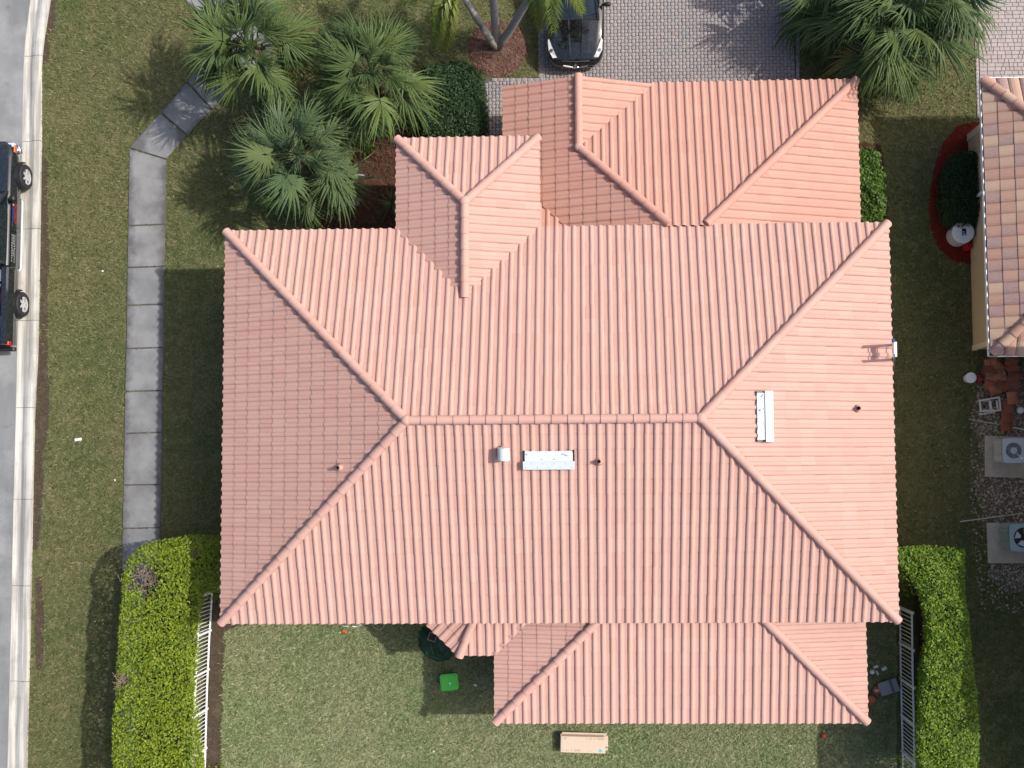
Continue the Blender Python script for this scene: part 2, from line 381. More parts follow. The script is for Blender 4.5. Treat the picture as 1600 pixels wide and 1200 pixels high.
for q in slabs:
    pts=pp(*q); walk_polys.append(pts); c=sum((Vector(p) for p in pts),Vector((0,0)))/len(pts)
    ang=math.atan2(pts[-1][1]-pts[0][1],pts[-1][0]-pts[0][0])+math.pi/2 if q[0][1]<215 and len(q)==4 and q[0][0]<300 and q[0][1]>100 else 0
    Mx=Matrix.Rotation(-ang,2); loc=[tuple(Mx@(Vector(p)-c)) for p in pts]
    n=len(loc); m=MB(); ar=sum(loc[i][0]*loc[(i+1)%n][1]-loc[(i+1)%n][0]*loc[i][1] for i in range(n))
    if ar<0: loc=loc[::-1]
    h=.045+random.uniform(-.006,.006); cc=sum((Vector(p) for p in loc),Vector((0,0)))/n
    inn=[tuple(Vector(p)+(cc-Vector(p)).normalized()*.02) for p in loc]
    vs=[(p[0],p[1],0) for p in loc]+[(p[0],p[1],h-.012) for p in loc]+[(p[0],p[1],h) for p in inn]
    m.add(vs,[(i,(i+1)%n,n+(i+1)%n,n+i) for i in range(n)]+[(n+i,n+(i+1)%n,2*n+(i+1)%n,2*n+i) for i in range(n)]+[tuple(2*n+i for i in range(n))])
    o=link('slab',m.mesh('slab',M['walk']),walk,False); o.location=(c.x,c.y,0); o.rotation_euler=(random.uniform(-.004,.004),random.uniform(-.004,.004),ang)
jb=MB()
for q in walk_polys: jb.poly([tuple(Vector(p)*1.0) for p in q],0,.003,side=False)
struct(MB().poly(pp((203,229),(261,247),(247,1240),(186,1242)),0,.003,side=False).build('sidewalk_bed',M['joint']))

# driveways: pavers as real pieces
drive=pp((843,-220),(1249,-220),(1250,135),(1250,190),(757,190),(757,230),(757,122),(843,122))
drive_main=pp((843,-120),(1249,-120),(1250,190),(757,200),(757,122),(843,122))
d0=MB().poly(pp((843,-220),(1249,-220),(1250,235),(757,235),(757,122),(843,122)),0,.004,side=False).build('driveway',M['joint']); struct(d0)
def paver_field(name,poly,parent,mat,pw,ph,big,small,hz=.03):
    xs=[p[0] for p in poly]; ys=[p[1] for p in poly]; V=[];F=[];T=[]
    nx=int((max(xs)-min(xs))/pw)+1; ny=int((max(ys)-min(ys))/ph)+1
    I,J=np.meshgrid(np.arange(nx),np.arange(ny)); cx=min(xs)+(I.ravel()+.5)*pw; cy=min(ys)+(J.ravel()+.5)*ph; par=((I+J)%2).ravel()
    k=inpoly(cx,cy,poly); cx,cy,par=cx[k],cy[k],par[k]
    for x,y,b in zip(cx,cy,par):
        a,bb=(big if b else small); a*=random.uniform(.96,1.03); bb*=random.uniform(.96,1.03); z=hz+random.uniform(-.004,.004); c=min(a,bb)*.32; e=.008; t=random.random()
        x+=random.uniform(-.004,.004); y+=random.uniform(-.004,.004)
        ring=[(-a,-bb+c),(-a+c,-bb),(a-c,-bb),(a,-bb+c),(a,bb-c),(a-c,bb),(-a+c,bb),(-a,bb-c)]
        q=len(V); V+=[(x+u,y+v,0) for u,v in ring]+[(x+u,y+v,z-e) for u,v in ring]+[(x+u*.88,y+v*.88,z) for u,v in ring]; T+=[t]*24
        for i in range(8):
            j=(i+1)%8; F+= [(q+i,q+j,q+8+j,q+8+i),(q+8+i,q+8+j,q+16+j,q+16+i)]
        F+=[(q+16,q+17,q+18,q+19),(q+16,q+19,q+20,q+23),(q+20,q+21,q+22,q+23)]
    me=np_mesh(name,V,F,mat,tint=T); o=link(name,me,parent,False); tag(o,kind='stuff'); return o
paver_field('pavers',pp((843,-60),(1243,-60),(1244,235),(763,235),(763,128),(843,128)),d0,M['paver'],.1195,.1125,(.064,.060),(.047,.044))
# soldier-course border stones
edge=MB(); V=[];F=[];T=[]
def border(px0,py0,px1,py1,wd=.11,ln=.2):
    a=Vector(P2(px0,py0)); b=Vector(P2(px1,py1)); d=(b-a).normalized(); n=Vector((-d.y,d.x)); k=int((b-a).length/ln)
    for i in range(k):
        c=a+d*(ln*(i+.5)); z=.03+random.uniform(-.003,.003); q=len(V)
        for zz,s in ((0,1),(z-.008,1),(z,.9)):
            for su,sn in ((-1,-1),(1,-1),(1,1),(-1,1)):
                p=c+d*(su*ln*.47*s)+n*(sn*wd*.5*s); V.append((p.x,p.y,zz))
        T.extend([random.random()]*12)
        for l in (0,4):
            for i2 in range(4): F.append((q+l+i2,q+l+(i2+1)%4,q+l+4+(i2+1)%4,q+l+4+i2))
        F.append((q+8,q+9,q+10,q+11))
border(846,128,846,-60); border(1246.5,-60,1246.5,150); border(843,125,760,125); border(760,130,760,232)
o=link('border_pavers',np_mesh('border_pavers',V,F,M['paver'],tint=T),d0,False); tag(o,kind='stuff')
# neighbour's driveway: larger mixed stones, each a part
nd_poly=pp((1521,-120),(1523,60),(1527,186),(1537,215),(1700,215),(1700,-120))
nd=MB().poly(nd_poly,0,.004,side=False).build('neighbour_driveway',M['joint']); struct(nd)
def stone_mesh(a,b,h=.034):
    m=MB(); m.box(-a/2,a/2,-b/2,b/2,0,h,bev=.011); return m.mesh('paver',M['paver2'])
sizes=[(.205,.135),(.135,.135),(.255,.135)]; SM=[stone_mesh(a-.008,b-.008) for a,b in sizes]; cnt=0
y=P2(1560,190)[1]; row=0
while y<P2(1560,-14)[1]:
    pyx=float(np.interp(y,[P2(0,186)[1],P2(0,60)[1],P2(0,-20)[1]],[P2(1527,186)[0],P2(1523,60)[0],P2(1522,-20)[0]]))
    x=pyx+.11+ (0 if row%2 else -.0); row+=1
    while x<P2(1606,100)[0]:
        k=random.choices((0,1,2),(5,4,3))[0]; a,b=sizes[k]
        if cnt<300:
            o=link('paver',SM[k],nd,False,Matrix.Translation((x+a/2,y,random.uniform(-.003,.003)))); cnt+=1
        x+=a
    y+=.135
V=[];F=[];T=[]
border(1523.2,-20,1525,60,.10,.135); border(1525,60,1529,186,.10,.135)
o=link('border_pavers',np_mesh('border_pavers',V,F,M['paver2'],tint=T),nd,False); tag(o,kind='stuff')

# planting beds and mulch
bed_polys={'mulch':[blob_edge(pp((548,215),(640,180),(757,215),(757,240),(700,260),(630,365),(480,372),(490,340),(540,330),(552,270)),.05),
                    blob_edge(pp((1338,222),(1378,226),(1388,352),(1345,356)),.04)],
           'ringmulch':[blob_edge([(at(778,76).x+.99*math.cos(a)*(1.0),at(778,76).y+.98*math.sin(a)) for a in np.linspace(0,2*math.pi,26)[:-1]],.03)],
           'redmulch':[blob_edge(pp((1518,191),(1495,197),(1474,222),(1458,265),(1450,315),(1452,355),(1466,388),(1486,408),(1516,413),(1540,413),(1540,190)),.025)],
           'gravel':[blob_edge(pp((1540,560),(1528,600),(1522,650),(1528,690),(1524,760),(1532,800),(1548,880),(1545,905),(1566,925),(1720,930),(1720,560)),.08)]}
for k,(nm,z) in {'mulch':('mulch_bed',.012),'ringmulch':('mulch_ring',.012),'redmulch':('red_mulch_bed',.012),'gravel':('gravel_bed',.010)}.items():
    m=MB()
    for q in bed_polys[k]: m.poly(q,0,z,side=False)
    struct(m.build(nm,M[k]))
def scatter(poly,n):
    xs=[p[0] for p in poly]; ys=[p[1] for p in poly]
    X=rng.uniform(min(xs),max(xs),n*3); Y=rng.uniform(min(ys),max(ys),n*3); k=inpoly(X,Y,poly); return X[k][:n],Y[k][:n]
def chips(name,polys,n,mat,ln,wd,z,label):
    V=[];F=[];T=[]
    for poly in polys:
        X,Y=scatter(poly,n)
        for x,y in zip(X,Y):
            a=random.uniform(0,6.3); l=ln*random.uniform(.5,1.3); d=Vector((math.cos(a),math.sin(a),random.uniform(-.35,.35))); p=Vector((x,y,z+random.uniform(0,.03))); s=Vector((-d.y,d.x,random.uniform(-.3,.3)))*wd
            q=len(V); V+=[tuple(p-d*l/2-s),tuple(p+d*l/2-s*.7),tuple(p+d*l/2+s*.7),tuple(p-d*l/2+s)]; F.append((q,q+1,q+2,q+3)); T+=[random.random()]*4
    o=link(name,np_mesh(name,V,F,mat,tint=T)); tag(o,label,'mulch',kind='stuff')
chips('bark_chips',bed_polys['mulch'],1500,M['mulch'],.10,.016,.02,'dark brown bark chips in the beds beside the house')
chips('bark_chips',bed_polys['ringmulch'],900,M['ringmulch'],.10,.018,.02,'faded bark chips around the triple trunk palm')
chips('bark_chips',bed_polys['redmulch'],1300,M['redmulch'],.09,.016,.02,'bright red wood chips in the curved bed by the beige wall')
def pebbles(name,polys,n,label):
    ico=bmesh.new(); bmesh.ops.create_icosphere(ico,subdivisions=1,radius=1); iv=np.array([v.co[:] for v in ico.verts]); fi=np.array([[v.index for v in f.verts] for f in ico.faces]); ico.free()
    V=[];F=[];T=[]; q=0
    for poly in polys:
        X,Y=scatter(poly,n)
        for x,y in zip(X,Y):
            r=random.uniform(.014,.042); s=np.array([r*random.uniform(.7,1.4),r*random.uniform(.7,1.3),r*.6]); a=random.uniform(0,6.3); c,sn=math.cos(a),math.sin(a)
            p=iv*s*(1+rng.uniform(-.18,.18,iv.shape)); p=np.stack([p[:,0]*c-p[:,1]*sn+x,p[:,0]*sn+p[:,1]*c+y,p[:,2]+.012],1); V.append(p); F.append(fi+q); q+=len(iv); T+= [random.random()]*len(iv)
    o=link(name,np_mesh(name,np.concatenate(V),np.concatenate(F),M['pebble'],tint=T)); tag(o,label,'gravel',kind='stuff')
pebbles('pebbles',[bed_polys['gravel'][0]],5600,'loose grey and tan pebbles around the air conditioner pads')
pebbles('pebbles',[pp((1516,600),(1600,600),(1600,960),(1530,950),(1516,780))],900,'stray pebbles thinning out into the grass beside the gravel')

# ------------------------------------------------------------------ the house
xw,xe,yn,ys,zM,p=-10.832,8.663,7.025,-4.451,3.75,.3748
exw,exe,eyn=-5.733,-1.554,9.755
nxw,nxe,nyn,nv,zN,pn=-2.684,8.253,11.90,1.986,2.10,.3517
zS,ps=2.75,.22
sxw,sxe,sys=P2(775,1128,zS)[0],P2(1354,1127,zS)[0],P2(1060,1127.5,zS)[1]
ym=(yn+ys)/2; hh=(yn-ys)/2
em=(exw+exe)/2; ee=(exe-exw)/2
xm=(nxw+nv)/2; gg=(nv-nxw)/2; yh=nyn-gg+.12
yS=-4.15
B1=P2(718,1024,zS); B2=P2(775,1024,zS); B0=P2(667,974,zS)
house=empty('house',((xw+xe)/2,ym,0),'single storey house under the large pink barrel tile hip roof','house')
TP,TE=.2600,.4430              # tile pitch across, course exposure up the slope
BAR=[(0,.000),(.012,.021),(.036,.042),(.072,.051),(.108,.042),(.134,.020),(.146,.004),(.185,.001),(.225,.002),(.260,.000)]
def tile_bits(P,E,prof,lift=.017,ov=.06,th=.017):
    """one tile in slope coordinates: u across, v up the slope, w out of it"""
    k=len(prof); L=E+ov; vs=[]
    for u,h in prof: vs.append((u,0,h+lift))
    for u,h in prof: vs.append((u,L,h))
    for u,h in prof: vs.append((u,.004,h+lift-th))
    fs=[(i,i+1,k+i+1,k+i) for i in range(k-1)]+[(2*k+i,2*k+i+1,i+1,i) for i in range(k-1)]
    return vs,fs
class Roof:
    def __init__(s,house,roof,mat,P,E,prof,cap_r,limit,name='roof_tile'):
        s.h=house; s.r=roof; s.P=P; s.E=E; s.mat=mat; s.name=name; s.limit=limit; s.full=[]; s.cut=[]; s.mi=0; s.mats=[mat]
        s.vs,s.fs=tile_bits(P,E,prof); s.va=np.array(s.vs); s.deck=MB(); s.cap_r=cap_r; s.caps=[]
    def slope(s,A,U,nin,pitch,z,poly,drop=None,eave=True,uoff=0.0):
        A=Vector((*A,z)); U=Vector((*U,0)); n=Vector((*nin,0)); V=(n+Vector((0,0,pitch))).normalized(); W=U.cross(V); k=math.sqrt(1+pitch*pitch)
        uv=[((Vector((*q,z))-A).dot(U),(Vector((*q,z))-A).dot(n)*k) for q in poly]
        ar=sum(uv[i][0]*uv[(i+1)%len(uv)][1]-uv[(i+1)%len(uv)][0]*uv[i][1] for i in range(len(uv)))
        if ar<0: uv=uv[::-1]
        s.deck.add([A+U*a+V*b+W*(-.03) for a,b in uv],[tuple(range(len(uv)))])
        ed=[]
        for i in range(len(uv)):
            a=Vector(uv[i]); b=Vector(uv[(i+1)%len(uv)]); d=(b-a).normalized(); nn=Vector((d.y,-d.x))
            if eave and abs(a.y)<1e-4 and abs(b.y)<1e-4: continue
            ed.append((a,nn))                           # outside where (x-a).nn>0
        umin=min(q[0] for q in uv); umax=max(q[0] for q in uv); vmax=max(q[1] for q in uv)
        MWm=Matrix((( U.x,V.x,W.x,A.x),(U.y,V.y,W.y,A.y),(U.z,V.z,W.z,A.z),(0,0,0,1)))
        for i in range(int(umin/s.P)-2,int(umax/s.P)+2):
            for j in range(0,int(vmax/s.E)+1):
                u0=i*s.P+uoff; v0=j*s.E-.045
                cs=[Vector((u0,v0)),Vector((u0+s.P,v0)),Vector((u0+s.P,v0+s.E)),Vector((u0,v0+s.E))]
                st=2
                for a,nn in ed:
                    ds=[(c-a).dot(nn) for c in cs]
                    if min(ds)>-.004: st=0; break
                    if max(ds)>.004: st=1
                if st==0: continue
                if drop:
                    wc=[A+U*c.x+V*c.y for c in cs]
                    if all(drop(q.x,q.y) for q in wc): continue
                jit=Matrix.Translation((u0+random.uniform(-.003,.003),v0+random.uniform(-.004,.004),random.uniform(-.002,.003)))@Matrix.Rotation(random.uniform(-.004,.004),4,'Z')
                mw=MWm@jit
                if st==2: s.full.append((mw,s.mi))
                else:
                    bm=bmesh.new(); vv=[bm.verts.new(jit@Vector(q)) for q in s.vs]
                    for f in s.fs: bm.faces.new([vv[q] for q in f])
                    for a,nn in ed:
                        if max((Vector((q.co.x,q.co.y))-a).dot(nn) for q in bm.verts)>0:
                            bmesh.ops.bisect_plane(bm,geom=bm.verts[:]+bm.edges[:]+bm.faces[:],plane_co=(a.x,a.y,0),plane_no=(nn.x,nn.y,0),clear_outer=True)
                            if not bm.verts: break
                    if bm.faces:
                        bm.verts.index_update(); s.cut.append(([MWm@q.co for q in bm.verts],[tuple(q.index for q in f.verts) for f in bm.faces],s.mi))
                    bm.free()
    def cap(s,a,b,ln=.455,h=.03):
        a=Vector(a); b=Vector(b); d=b-a; k=max(1,round(d.length/ln)); l=d.length/k; x,y,dd=frame(d)
        for i in range(k):
            q=a+dd*(l*i); s.caps.append((q,x,y,dd,l,h,s.mi))
    def finish(s,capname='ridge_tile'):
        s.full.sort(key=lambda m:(m[0].translation-Vector((0,0,CAM_H))).length)
        me=bpy.data.meshes.new(s.name); me.from_pydata(s.vs,[],s.fs); me.materials.append(s.mat); me.update()
        a=me.attributes.new('tint','FLOAT','POINT'); a.data.foreach_set('value',[0.0]*len(s.vs))
        for mw,mi in s.full[:s.limit]: link(s.name,me,s.r,True,mw)
        V=[];F=[];T=[];MI=[]
        fa=s.fs
        for mw,mi in s.full[s.limit:]:
            m3=np.array(mw.to_3x3()); q=len(V); V+=list(map(tuple,s.va@m3.T+np.array(mw.translation))); F+=[tuple(i+q for i in f) for f in fa]; MI+=[mi]*len(fa); T+=[random.random()]*len(s.vs)
        for vs,fs,mi in s.cut:
            q=len(V); V+=[tuple(v) for v in vs]; F+=[tuple(i+q for i in f) for f in fs]; MI+=[mi]*len(fs); T+=[random.random()]*len(vs)
        if V:
            me2=bpy.data.meshes.new('roof_tiles'); me2.from_pydata(V,[],F); [me2.materials.append(q) for q in s.mats]; me2.polygons.foreach_set('material_index',MI)
            a=me2.attributes.new('tint','FLOAT','POINT'); a.data.foreach_set('value',T); me2.update()
            tag(link('roof_tiles',me2,s.r,True),kind='stuff')
        # cap tiles: half round, one end a little wider and lapping over the one below
        shared={}
        for q,x,y,dd,l,h,mi in s.caps:
            key=(round(l,3),mi)
            if key not in shared:
                m=MB(); n=8; vs=[]
                for v,r in ((-.03,s.cap_r*1.06),(l,s.cap_r*.93)):
                    for i in range(n+1):
                        a=math.pi*i/n; vs.append((r*math.cos(a),r*.95*math.sin(a)+(0.009 if v<0 else 0),v))
                fs=[(i,i+1,n+2+i,n+1+i) for i in range(n)]
                vs+=[(0.9*vx,.9*vy,-.028) for vx,vy,_ in vs[:n+1]]; fs+=[(2*(n+1)+i,2*(n+1)+i+1,i+1,i) for i in range(n)]
                fs+=[tuple(range(n+1,2*n+2))]
                m.add(vs,fs); shared[key]=m.mesh(capname,s.mats[mi])
            o=q+y*h
            link(capname,shared[key],s.r,True,Matrix(((x.x,y.x,dd.x,o.x),(x.y,y.y,dd.y,o.y),(x.z,y.z,dd.z,o.z),(0,0,0,1))))
roof=link('roof',None,house) if False else None
deckmesh=MB()
# walls (inset from the eaves) and fascia
def walls(name,poly,z1,mat,parent):
    m=MB(); m.poly(poly,0,z1,side=True); return m.build(name,mat,parent)
I=.55
main_wall=walls('wall',[(xw+I,ys+I),(xe-I,ys+I),(xe-I,yn-I),(xw+I,yn-I)],zM-.02,M['stucco'],house)
walls('wall',[(exw+I,yn-I-.003),(exe-I,yn-I-.003),(exe-I,eyn-I),(exw+I,eyn-I)],zM-.02,M['stucco'],house)
walls('wall',[(nxw+.4,yn-I-.006),(nxe-I,yn-I-.006),(nxe-I,nyn-I),(nxw+.4,nyn-I)],zN-.02,M['stucco'],house)
m=MB(); m.box(-.15,.15,-.15,.15,0,zS-.05)
for q in ((sxw+.7,sys+.6),(sxe-.7,sys+.6),((sxw+sxe)/2,sys+.6)):
    mm=MB(); mm.box(q[0]-.15,q[0]+.15,q[1]-.15,q[1]+.15,0,zS+.1); mm.build('porch_column',M['stucco'],house)
def fascia(pts,z,closed=True):
    m=MB(); n=len(pts); ins=[]
    c=Vector((sum(q[0] for q in pts)/n,sum(q[1] for q in pts)/n))
    for i in range(n if closed else n-1):
        a=Vector(pts[i]); b=Vector(pts[(i+1)%n]); d=(b-a).normalized(); nn=Vector((-d.y,d.x))
        if (c-a).dot(nn)<0: nn=-nn
        o=nn*.05; a2=a+d*.05+o; b2=b-d*.05+o
        m.bar((a2.x,a2.y,z-.12),(b2.x,b2.y,z-.12),.03,.20)
    return m.build('fascia',M['fasc'],house)
fascia([(xw,ys),(xe,ys),(xe,yn),(xw,yn)],zM); fascia([(exw,yn),(exw,eyn),(exe,eyn),(exe,yn)],zM,False)
fascia([(nxw,yn),(nxw,nyn),(nxe,nyn),(nxe,yn)],zN,False); fascia([(sxw,yS),(sxw,sys),(sxe,sys),(sxe,yS)],zS,False)
roofo=bpy.data.objects.new('roof',None); C.objects.link(roofo); roofo.parent=house; WL['roof']=Vector(house.location); WL[roofo.name]=Vector(house.location)
RF=Roof(house,roofo,M['tile'],TP,TE,BAR,.128,300)
X,Y_=(1,0),(0,1)
def tri(a,b,c):
    def f(x,y):
        s1=(b[0]-a[0])*(y-a[1])-(b[1]-a[1])*(x-a[0]); s2=(c[0]-b[0])*(y-b[1])-(c[1]-b[1])*(x-b[0]); s3=(a[0]-c[0])*(y-c[1])-(a[1]-c[1])*(x-c[0])
        return (s1>0)==(s2>0)==(s3>0) and ((s1>0)==(s3>0))
    return f
RF.slope((xw,ys),(1,0),(0,1),p,zM,[(xw,ys),(xe,ys),(xe-hh,ym),(xw+hh,ym)])
RF.slope((xe,yn),(-1,0),(0,-1),p,zM,[(xe,yn),(xw,yn),(xw+hh,ym),(xe-hh,ym)],drop=tri((exw+.15,yn+.4),(exe-.15,yn+.4),(em,yn-ee+.15)))
RF.slope((xw,yn),(0,-1),(1,0),p,zM,[(xw,yn),(xw,ys),(xw+hh,ym)])
RF.slope((xe,ys),(0,1),(-1,0),p,zM,[(xe,ys),(xe,yn),(xe-hh,ym)])
RF.slope((exe,eyn),(-1,0),(0,-1),p,zM,[(exe,eyn),(exw,eyn),(em,eyn-ee)])
RF.slope((exw,eyn),(0,-1),(1,0),p,zM,[(exw,eyn),(em,eyn-ee),(em,yn-ee-.12),(exw,yn-.04)])
RF.slope((exe,yn),(0,1),(-1,0),p,zM,[(exe,eyn),(em,eyn-ee),(em,yn-ee-.12),(exe,yn-.04)])
nk=nyn-yn; RF.mats=[M['tile'],M['tile2']]; RF.mi=1
hw=(xm+(yh-yn),yn); he=(nxe-nk,yn)
RF.slope((nxw,nyn),(0,-1),(1,0),pn,zN,[(nxw,nyn),(xm,nyn),(xm,yh),(nxw,yh)])
yv=9.19                              # low north facing roof piece in the corner beside the entrance
RF.slope((nxw,nyn),(0,-1),(1,0),pn,zN,[(nxw,yh),(xm,yh),hw,(nxw+(yv-yn),yn),(nxw,yv)])
RF.slope((nxw+3,yv),(-1,0),(0,-1),pn,zN,[(nxw,yv),(nxw+(yv-yn)+.05,yn),(nxw,yn)])
RF.slope((nv,yh),(0,1),(-1,0),pn,zN,[(xm,nyn),(nv,nyn),(nv,nyn-.02),(xm-.03,yh-.03)])
RF.slope((nxe,nyn),(-1,0),(0,-1),pn,zN,[(nv-.05,nyn),(nxe,nyn),he,hw,(xm,yh)])
RF.slope((nxe,yn),(0,1),(-1,0),pn,zN,[(nxe,yn),(nxe,nyn),he])
sk=yS-sys; RF.mi=0
RF.slope((sxw,sys),(1,0),(0,1),ps,zS,[(sxw,sys),(sxe,sys),(sxe-sk,yS),(sxw+sk,yS)])
RF.slope((sxw,yS),(0,-1),(1,0),ps,zS,[(sxw,sys),(sxw+sk,yS),(sxw,yS)])
RF.slope((sxe,sys),(0,1),(-1,0),ps,zS,[(sxe,sys),(sxe-sk,yS),(sxe,yS)])
# small canted bay roof beside the porch
bk=yS-B1[1]; hb=(B1[0]+bk*math.tan(R(22.5)),yS)
RF.slope(B1,(1,0),(0,1),ps,zS-.004,[B1,B2,(B2[0]+bk,yS),hb])
r2=math.sqrt(.5); bd=(Vector(B1)-Vector(B0)).normalized(); bn=Vector((-bd.y,bd.x))
RF.slope(B0,tuple(bd),tuple(bn),ps,zS-.004,[B0,B1,hb,(B0[0]+.12,yS)])
z_r=zM+p*hh
RF.cap((xw+hh,ym,z_r),(xe-hh,ym,z_r))
for a,b in (((xw,ys),(xw+hh,ym)),((xw,yn),(xw+hh,ym)),((xe,ys),(xe-hh,ym)),((xe,yn),(xe-hh,ym))): RF.cap((*a,zM),(*b,z_r))
z_e=zM+p*ee
RF.cap((em,yn-ee-.05,z_e),(em,eyn-ee,z_e)); RF.cap((exw,eyn,zM),(em,eyn-ee,z_e)); RF.cap((exe,eyn,zM),(em,eyn-ee,z_e))
z_g=zN+pn*gg; z_nh=zN+pn*(hw[0]-nxw); z_ne=zN+pn*nk
RF.mi=1
RF.cap((xm,nyn+.02,z_g),(xm,yh,z_g)); RF.cap((xm,yh,z_g),(hw[0],hw[1]+.05,z_nh)); RF.cap((nxe,nyn,zN),(he[0],he[1]+.05,z_ne))
z_s=zS+ps*sk; RF.mi=0
RF.cap((sxw,sys,zS),(sxw+sk,yS,z_s)); RF.cap((sxe,sys,zS),(sxe-sk,yS,z_s)); RF.cap((*B1,zS),(*hb,zS+ps*bk))
RF.finish()
RF.deck.build('roof_underlay',M['deck'],house)
# junction caps where hips meet the ridge
for q,z in (((xw+hh,ym),z_r),((xe-hh,ym),z_r),((em,eyn-ee),z_e),((xm,yh),z_g)):
    m=MB(); m.lathe([(.150,-.05),(.148,.06),(.120,.105),(.07,.135),(.01,.142)],(q[0],q[1],z+.03),12); m.build('ridge_joint',M['tile'],roofo,smooth=True)

def roof_z(x,y):        # height of the main roof surface
    d=min(x-xw,xe-x,y-ys,yn-y); return zM+p*d
# ---------------- vents and pipes on the roof
def box_vent(px0,py0,px1,py1,facing,label):
    zc=zM+p*4.0
    a=at(px0,py0,5.2); b=at(px1,py1,5.2); cx,cy=(a.x+b.x)/2,(a.y+b.y)/2; z=roof_z(cx,cy)
    a=at(px0,py0,z+.15); b=at(px1,py1,z+.15); cx,cy=(a.x+b.x)/2,(a.y+b.y)/2; z=roof_z(cx,cy)
    L=abs(b.x-a.x) if facing=='s' else abs(b.y-a.y); Wd=abs(b.y-a.y) if facing=='s' else abs(b.x-a.x)
    t=empty('roof_vent',(cx,cy,z),label,'roof vent','white roof vents',0 if facing=='s' else R(90))
    # local frame: x along ridge, -y downhill
    q=math.atan(p); Mr=Matrix.Rotation(q,4,'X')
    w2=Wd/2/math.cos(q); n=13; m=MB(); up=[];lo=[]
    for i in range(n):                                   # flashing sheet whose upper edge follows the barrels
        u=-L/2+.05+(L-.1)*i/(n-1); up.append(Mr@Vector((u,w2-.03*abs(math.sin(i*1.45))-.01,.085+.008*random.random()))); lo.append(Mr@Vector((u,-w2+.22,.165+.006*random.random())))
    m.add(up+lo,[(i,n+i,n+i+1,i+1) for i in range(n-1)])
    m.build('flashing',M['white_metal'],t,False)
    m=MB(); m.box(-L/2,L/2,-w2,-w2+.235,.17,.20,M=Mr); m.bar(Mr@Vector((-L/2,-w2,.15)),Mr@Vector((L/2,-w2,.15)),.02,.09); m.build('hood',M['white_metal'],t,False)
    m=MB()
    for i in range(9):
        u=-L/2+.08+(L-.16)*i/8; c=Mr@Vector((u,-w2+.06+.12*(i%2),.201)); m.box(c.x-.012,c.x+.012,c.y-.012,c.y+.012,c.z-.004,c.z+.006)
    for i in range(5):
        u=random.uniform(-L/2+.1,L/2-.1); c=Mr@Vector((u,random.uniform(-w2+.26,w2-.08),.17)); m.box(c.x-.02,c.x+.02,c.y-.012,c.y+.012,c.z-.05,c.z-.0)
    tag(m.build('fixings',M['alu'],t,False),kind='stuff')
    for sx in (-1,1):
        m=MB(); m.box(sx*(L/2-.03)-.025,sx*(L/2-.03)+.025,-w2+.2,w2-.02,.0,.10,M=Mr); m.build('end_screen',M['black'],t,False)
    m=MB(); m.box(-L/2+.04,L/2-.04,-w2+.03,w2-.05,.0,.075,M=Mr); m.build('body',M['white_metal'],t,False)
box_vent(817,702,898,729.5,'s','white metal roof vent with long side parallel to the ridge, on the lower middle slope')
box_vent(1179,611,1205.5,690,'e','white metal roof vent standing upright in the picture, on the right hand slope')
def pipe_vent(px,py,label,mat,r=.05,h=.28):
    q=at(px,py,roof_z(*P2(px,py,5))+.1); z=roof_z(q.x,q.y)
    t=empty('vent_pipe',(q.x,q.y,z),label,'vent pipe','small vent pipes on the roof')
    m=MB(); m.tube([(0,0,-.05),(0,0,h)],r,12,cap=False); m.tube([(0,0,h),(0,0,.05)],r*.72,12,mi=1,cap=False); m.lathe([(r*.72,.02),(r*.72,.05)],n=12,mi=1); m.build('pipe',[mat,M['black']],t,False)
    m=MB(); m.lathe([(.115,.03),(.095,.08),(r*1.15,.13),(r*1.1,.14)],n=14); m.build('collar',M['tile'],t,False,smooth=True)
pipe_vent(936,721,'small vent pipe beside the right end of the lower white roof vent',M['tile'])
pipe_vent(530,731,'small vent pipe on the left hand slope near the lower left hip',M['tile'])
pipe_vent(1341,638,'small vent pipe with stained base on the right hand slope',M['bark'],.055,.24)
q=at(785,709,6.2); z=roof_z(q.x,q.y)
t=empty('exhaust_vent',(q.x,q.y,z),'short galvanised cowl vent just below the ridge of the pink roof','vent')
m=MB(); m.tube([(0,.12,-.1),(0,.12,.22)],.12,16); m.build('stub',M['tile'],t,False,smooth=True)
m=MB(); m.tube([(0,.17,.27),(0,-.17,.21)],.165,20); m.build('cowl',M['white_metal'],t,False)
m=MB(); m.tube([(0,-.168,.21),(0,-.180,.208)],.14,20); m.build('mouth',M['black'],t,False)

# ------------------------------------------------------------------ neighbour's house
nx0,ny1,ny0,zB=11.95,at(1546,126,2.75).y,at(1550,552,2.75).y,2.75
nb=empty('neighbour_house',(nx0+5,(ny0+ny1)/2,0),'beige neighbour house with mottled tile roof and white gutter, cut off by the right edge','house')
nroof=bpy.data.objects.new('roof',None); C.objects.link(nroof); nroof.parent=nb; WL[nroof.name]=Vector(nb.location)
NPROF=[(0,0),(.02,.02),(.08,.05),(.17,.062),(.26,.05),(.32,.02),(.335,.0),(.345,-.006)]
NR=Roof(nb,nroof,M['nb_tile'],.345,.43,NPROF,.15,300)
nh=(ny1-ny0)/2; pb=.40
NR.slope((nx0,ny1),(0,-1),(1,0),pb,zB,[(nx0,ny1),(nx0,ny0),(nx0+nh,(ny0+ny1)/2)])
NR.slope((nx0+9,ny1),(-1,0),(0,-1),pb,zB,[(nx0+9,ny1),(nx0,ny1),(nx0+nh,(ny0+ny1)/2),(nx0+9,(ny0+ny1)/2)])
NR.slope((nx0,ny0),(1,0),(0,1),pb,zB,[(nx0,ny0),(nx0+9,ny0),(nx0+9,(ny0+ny1)/2),(nx0+nh,(ny0+ny1)/2)])
zr=zB+pb*nh
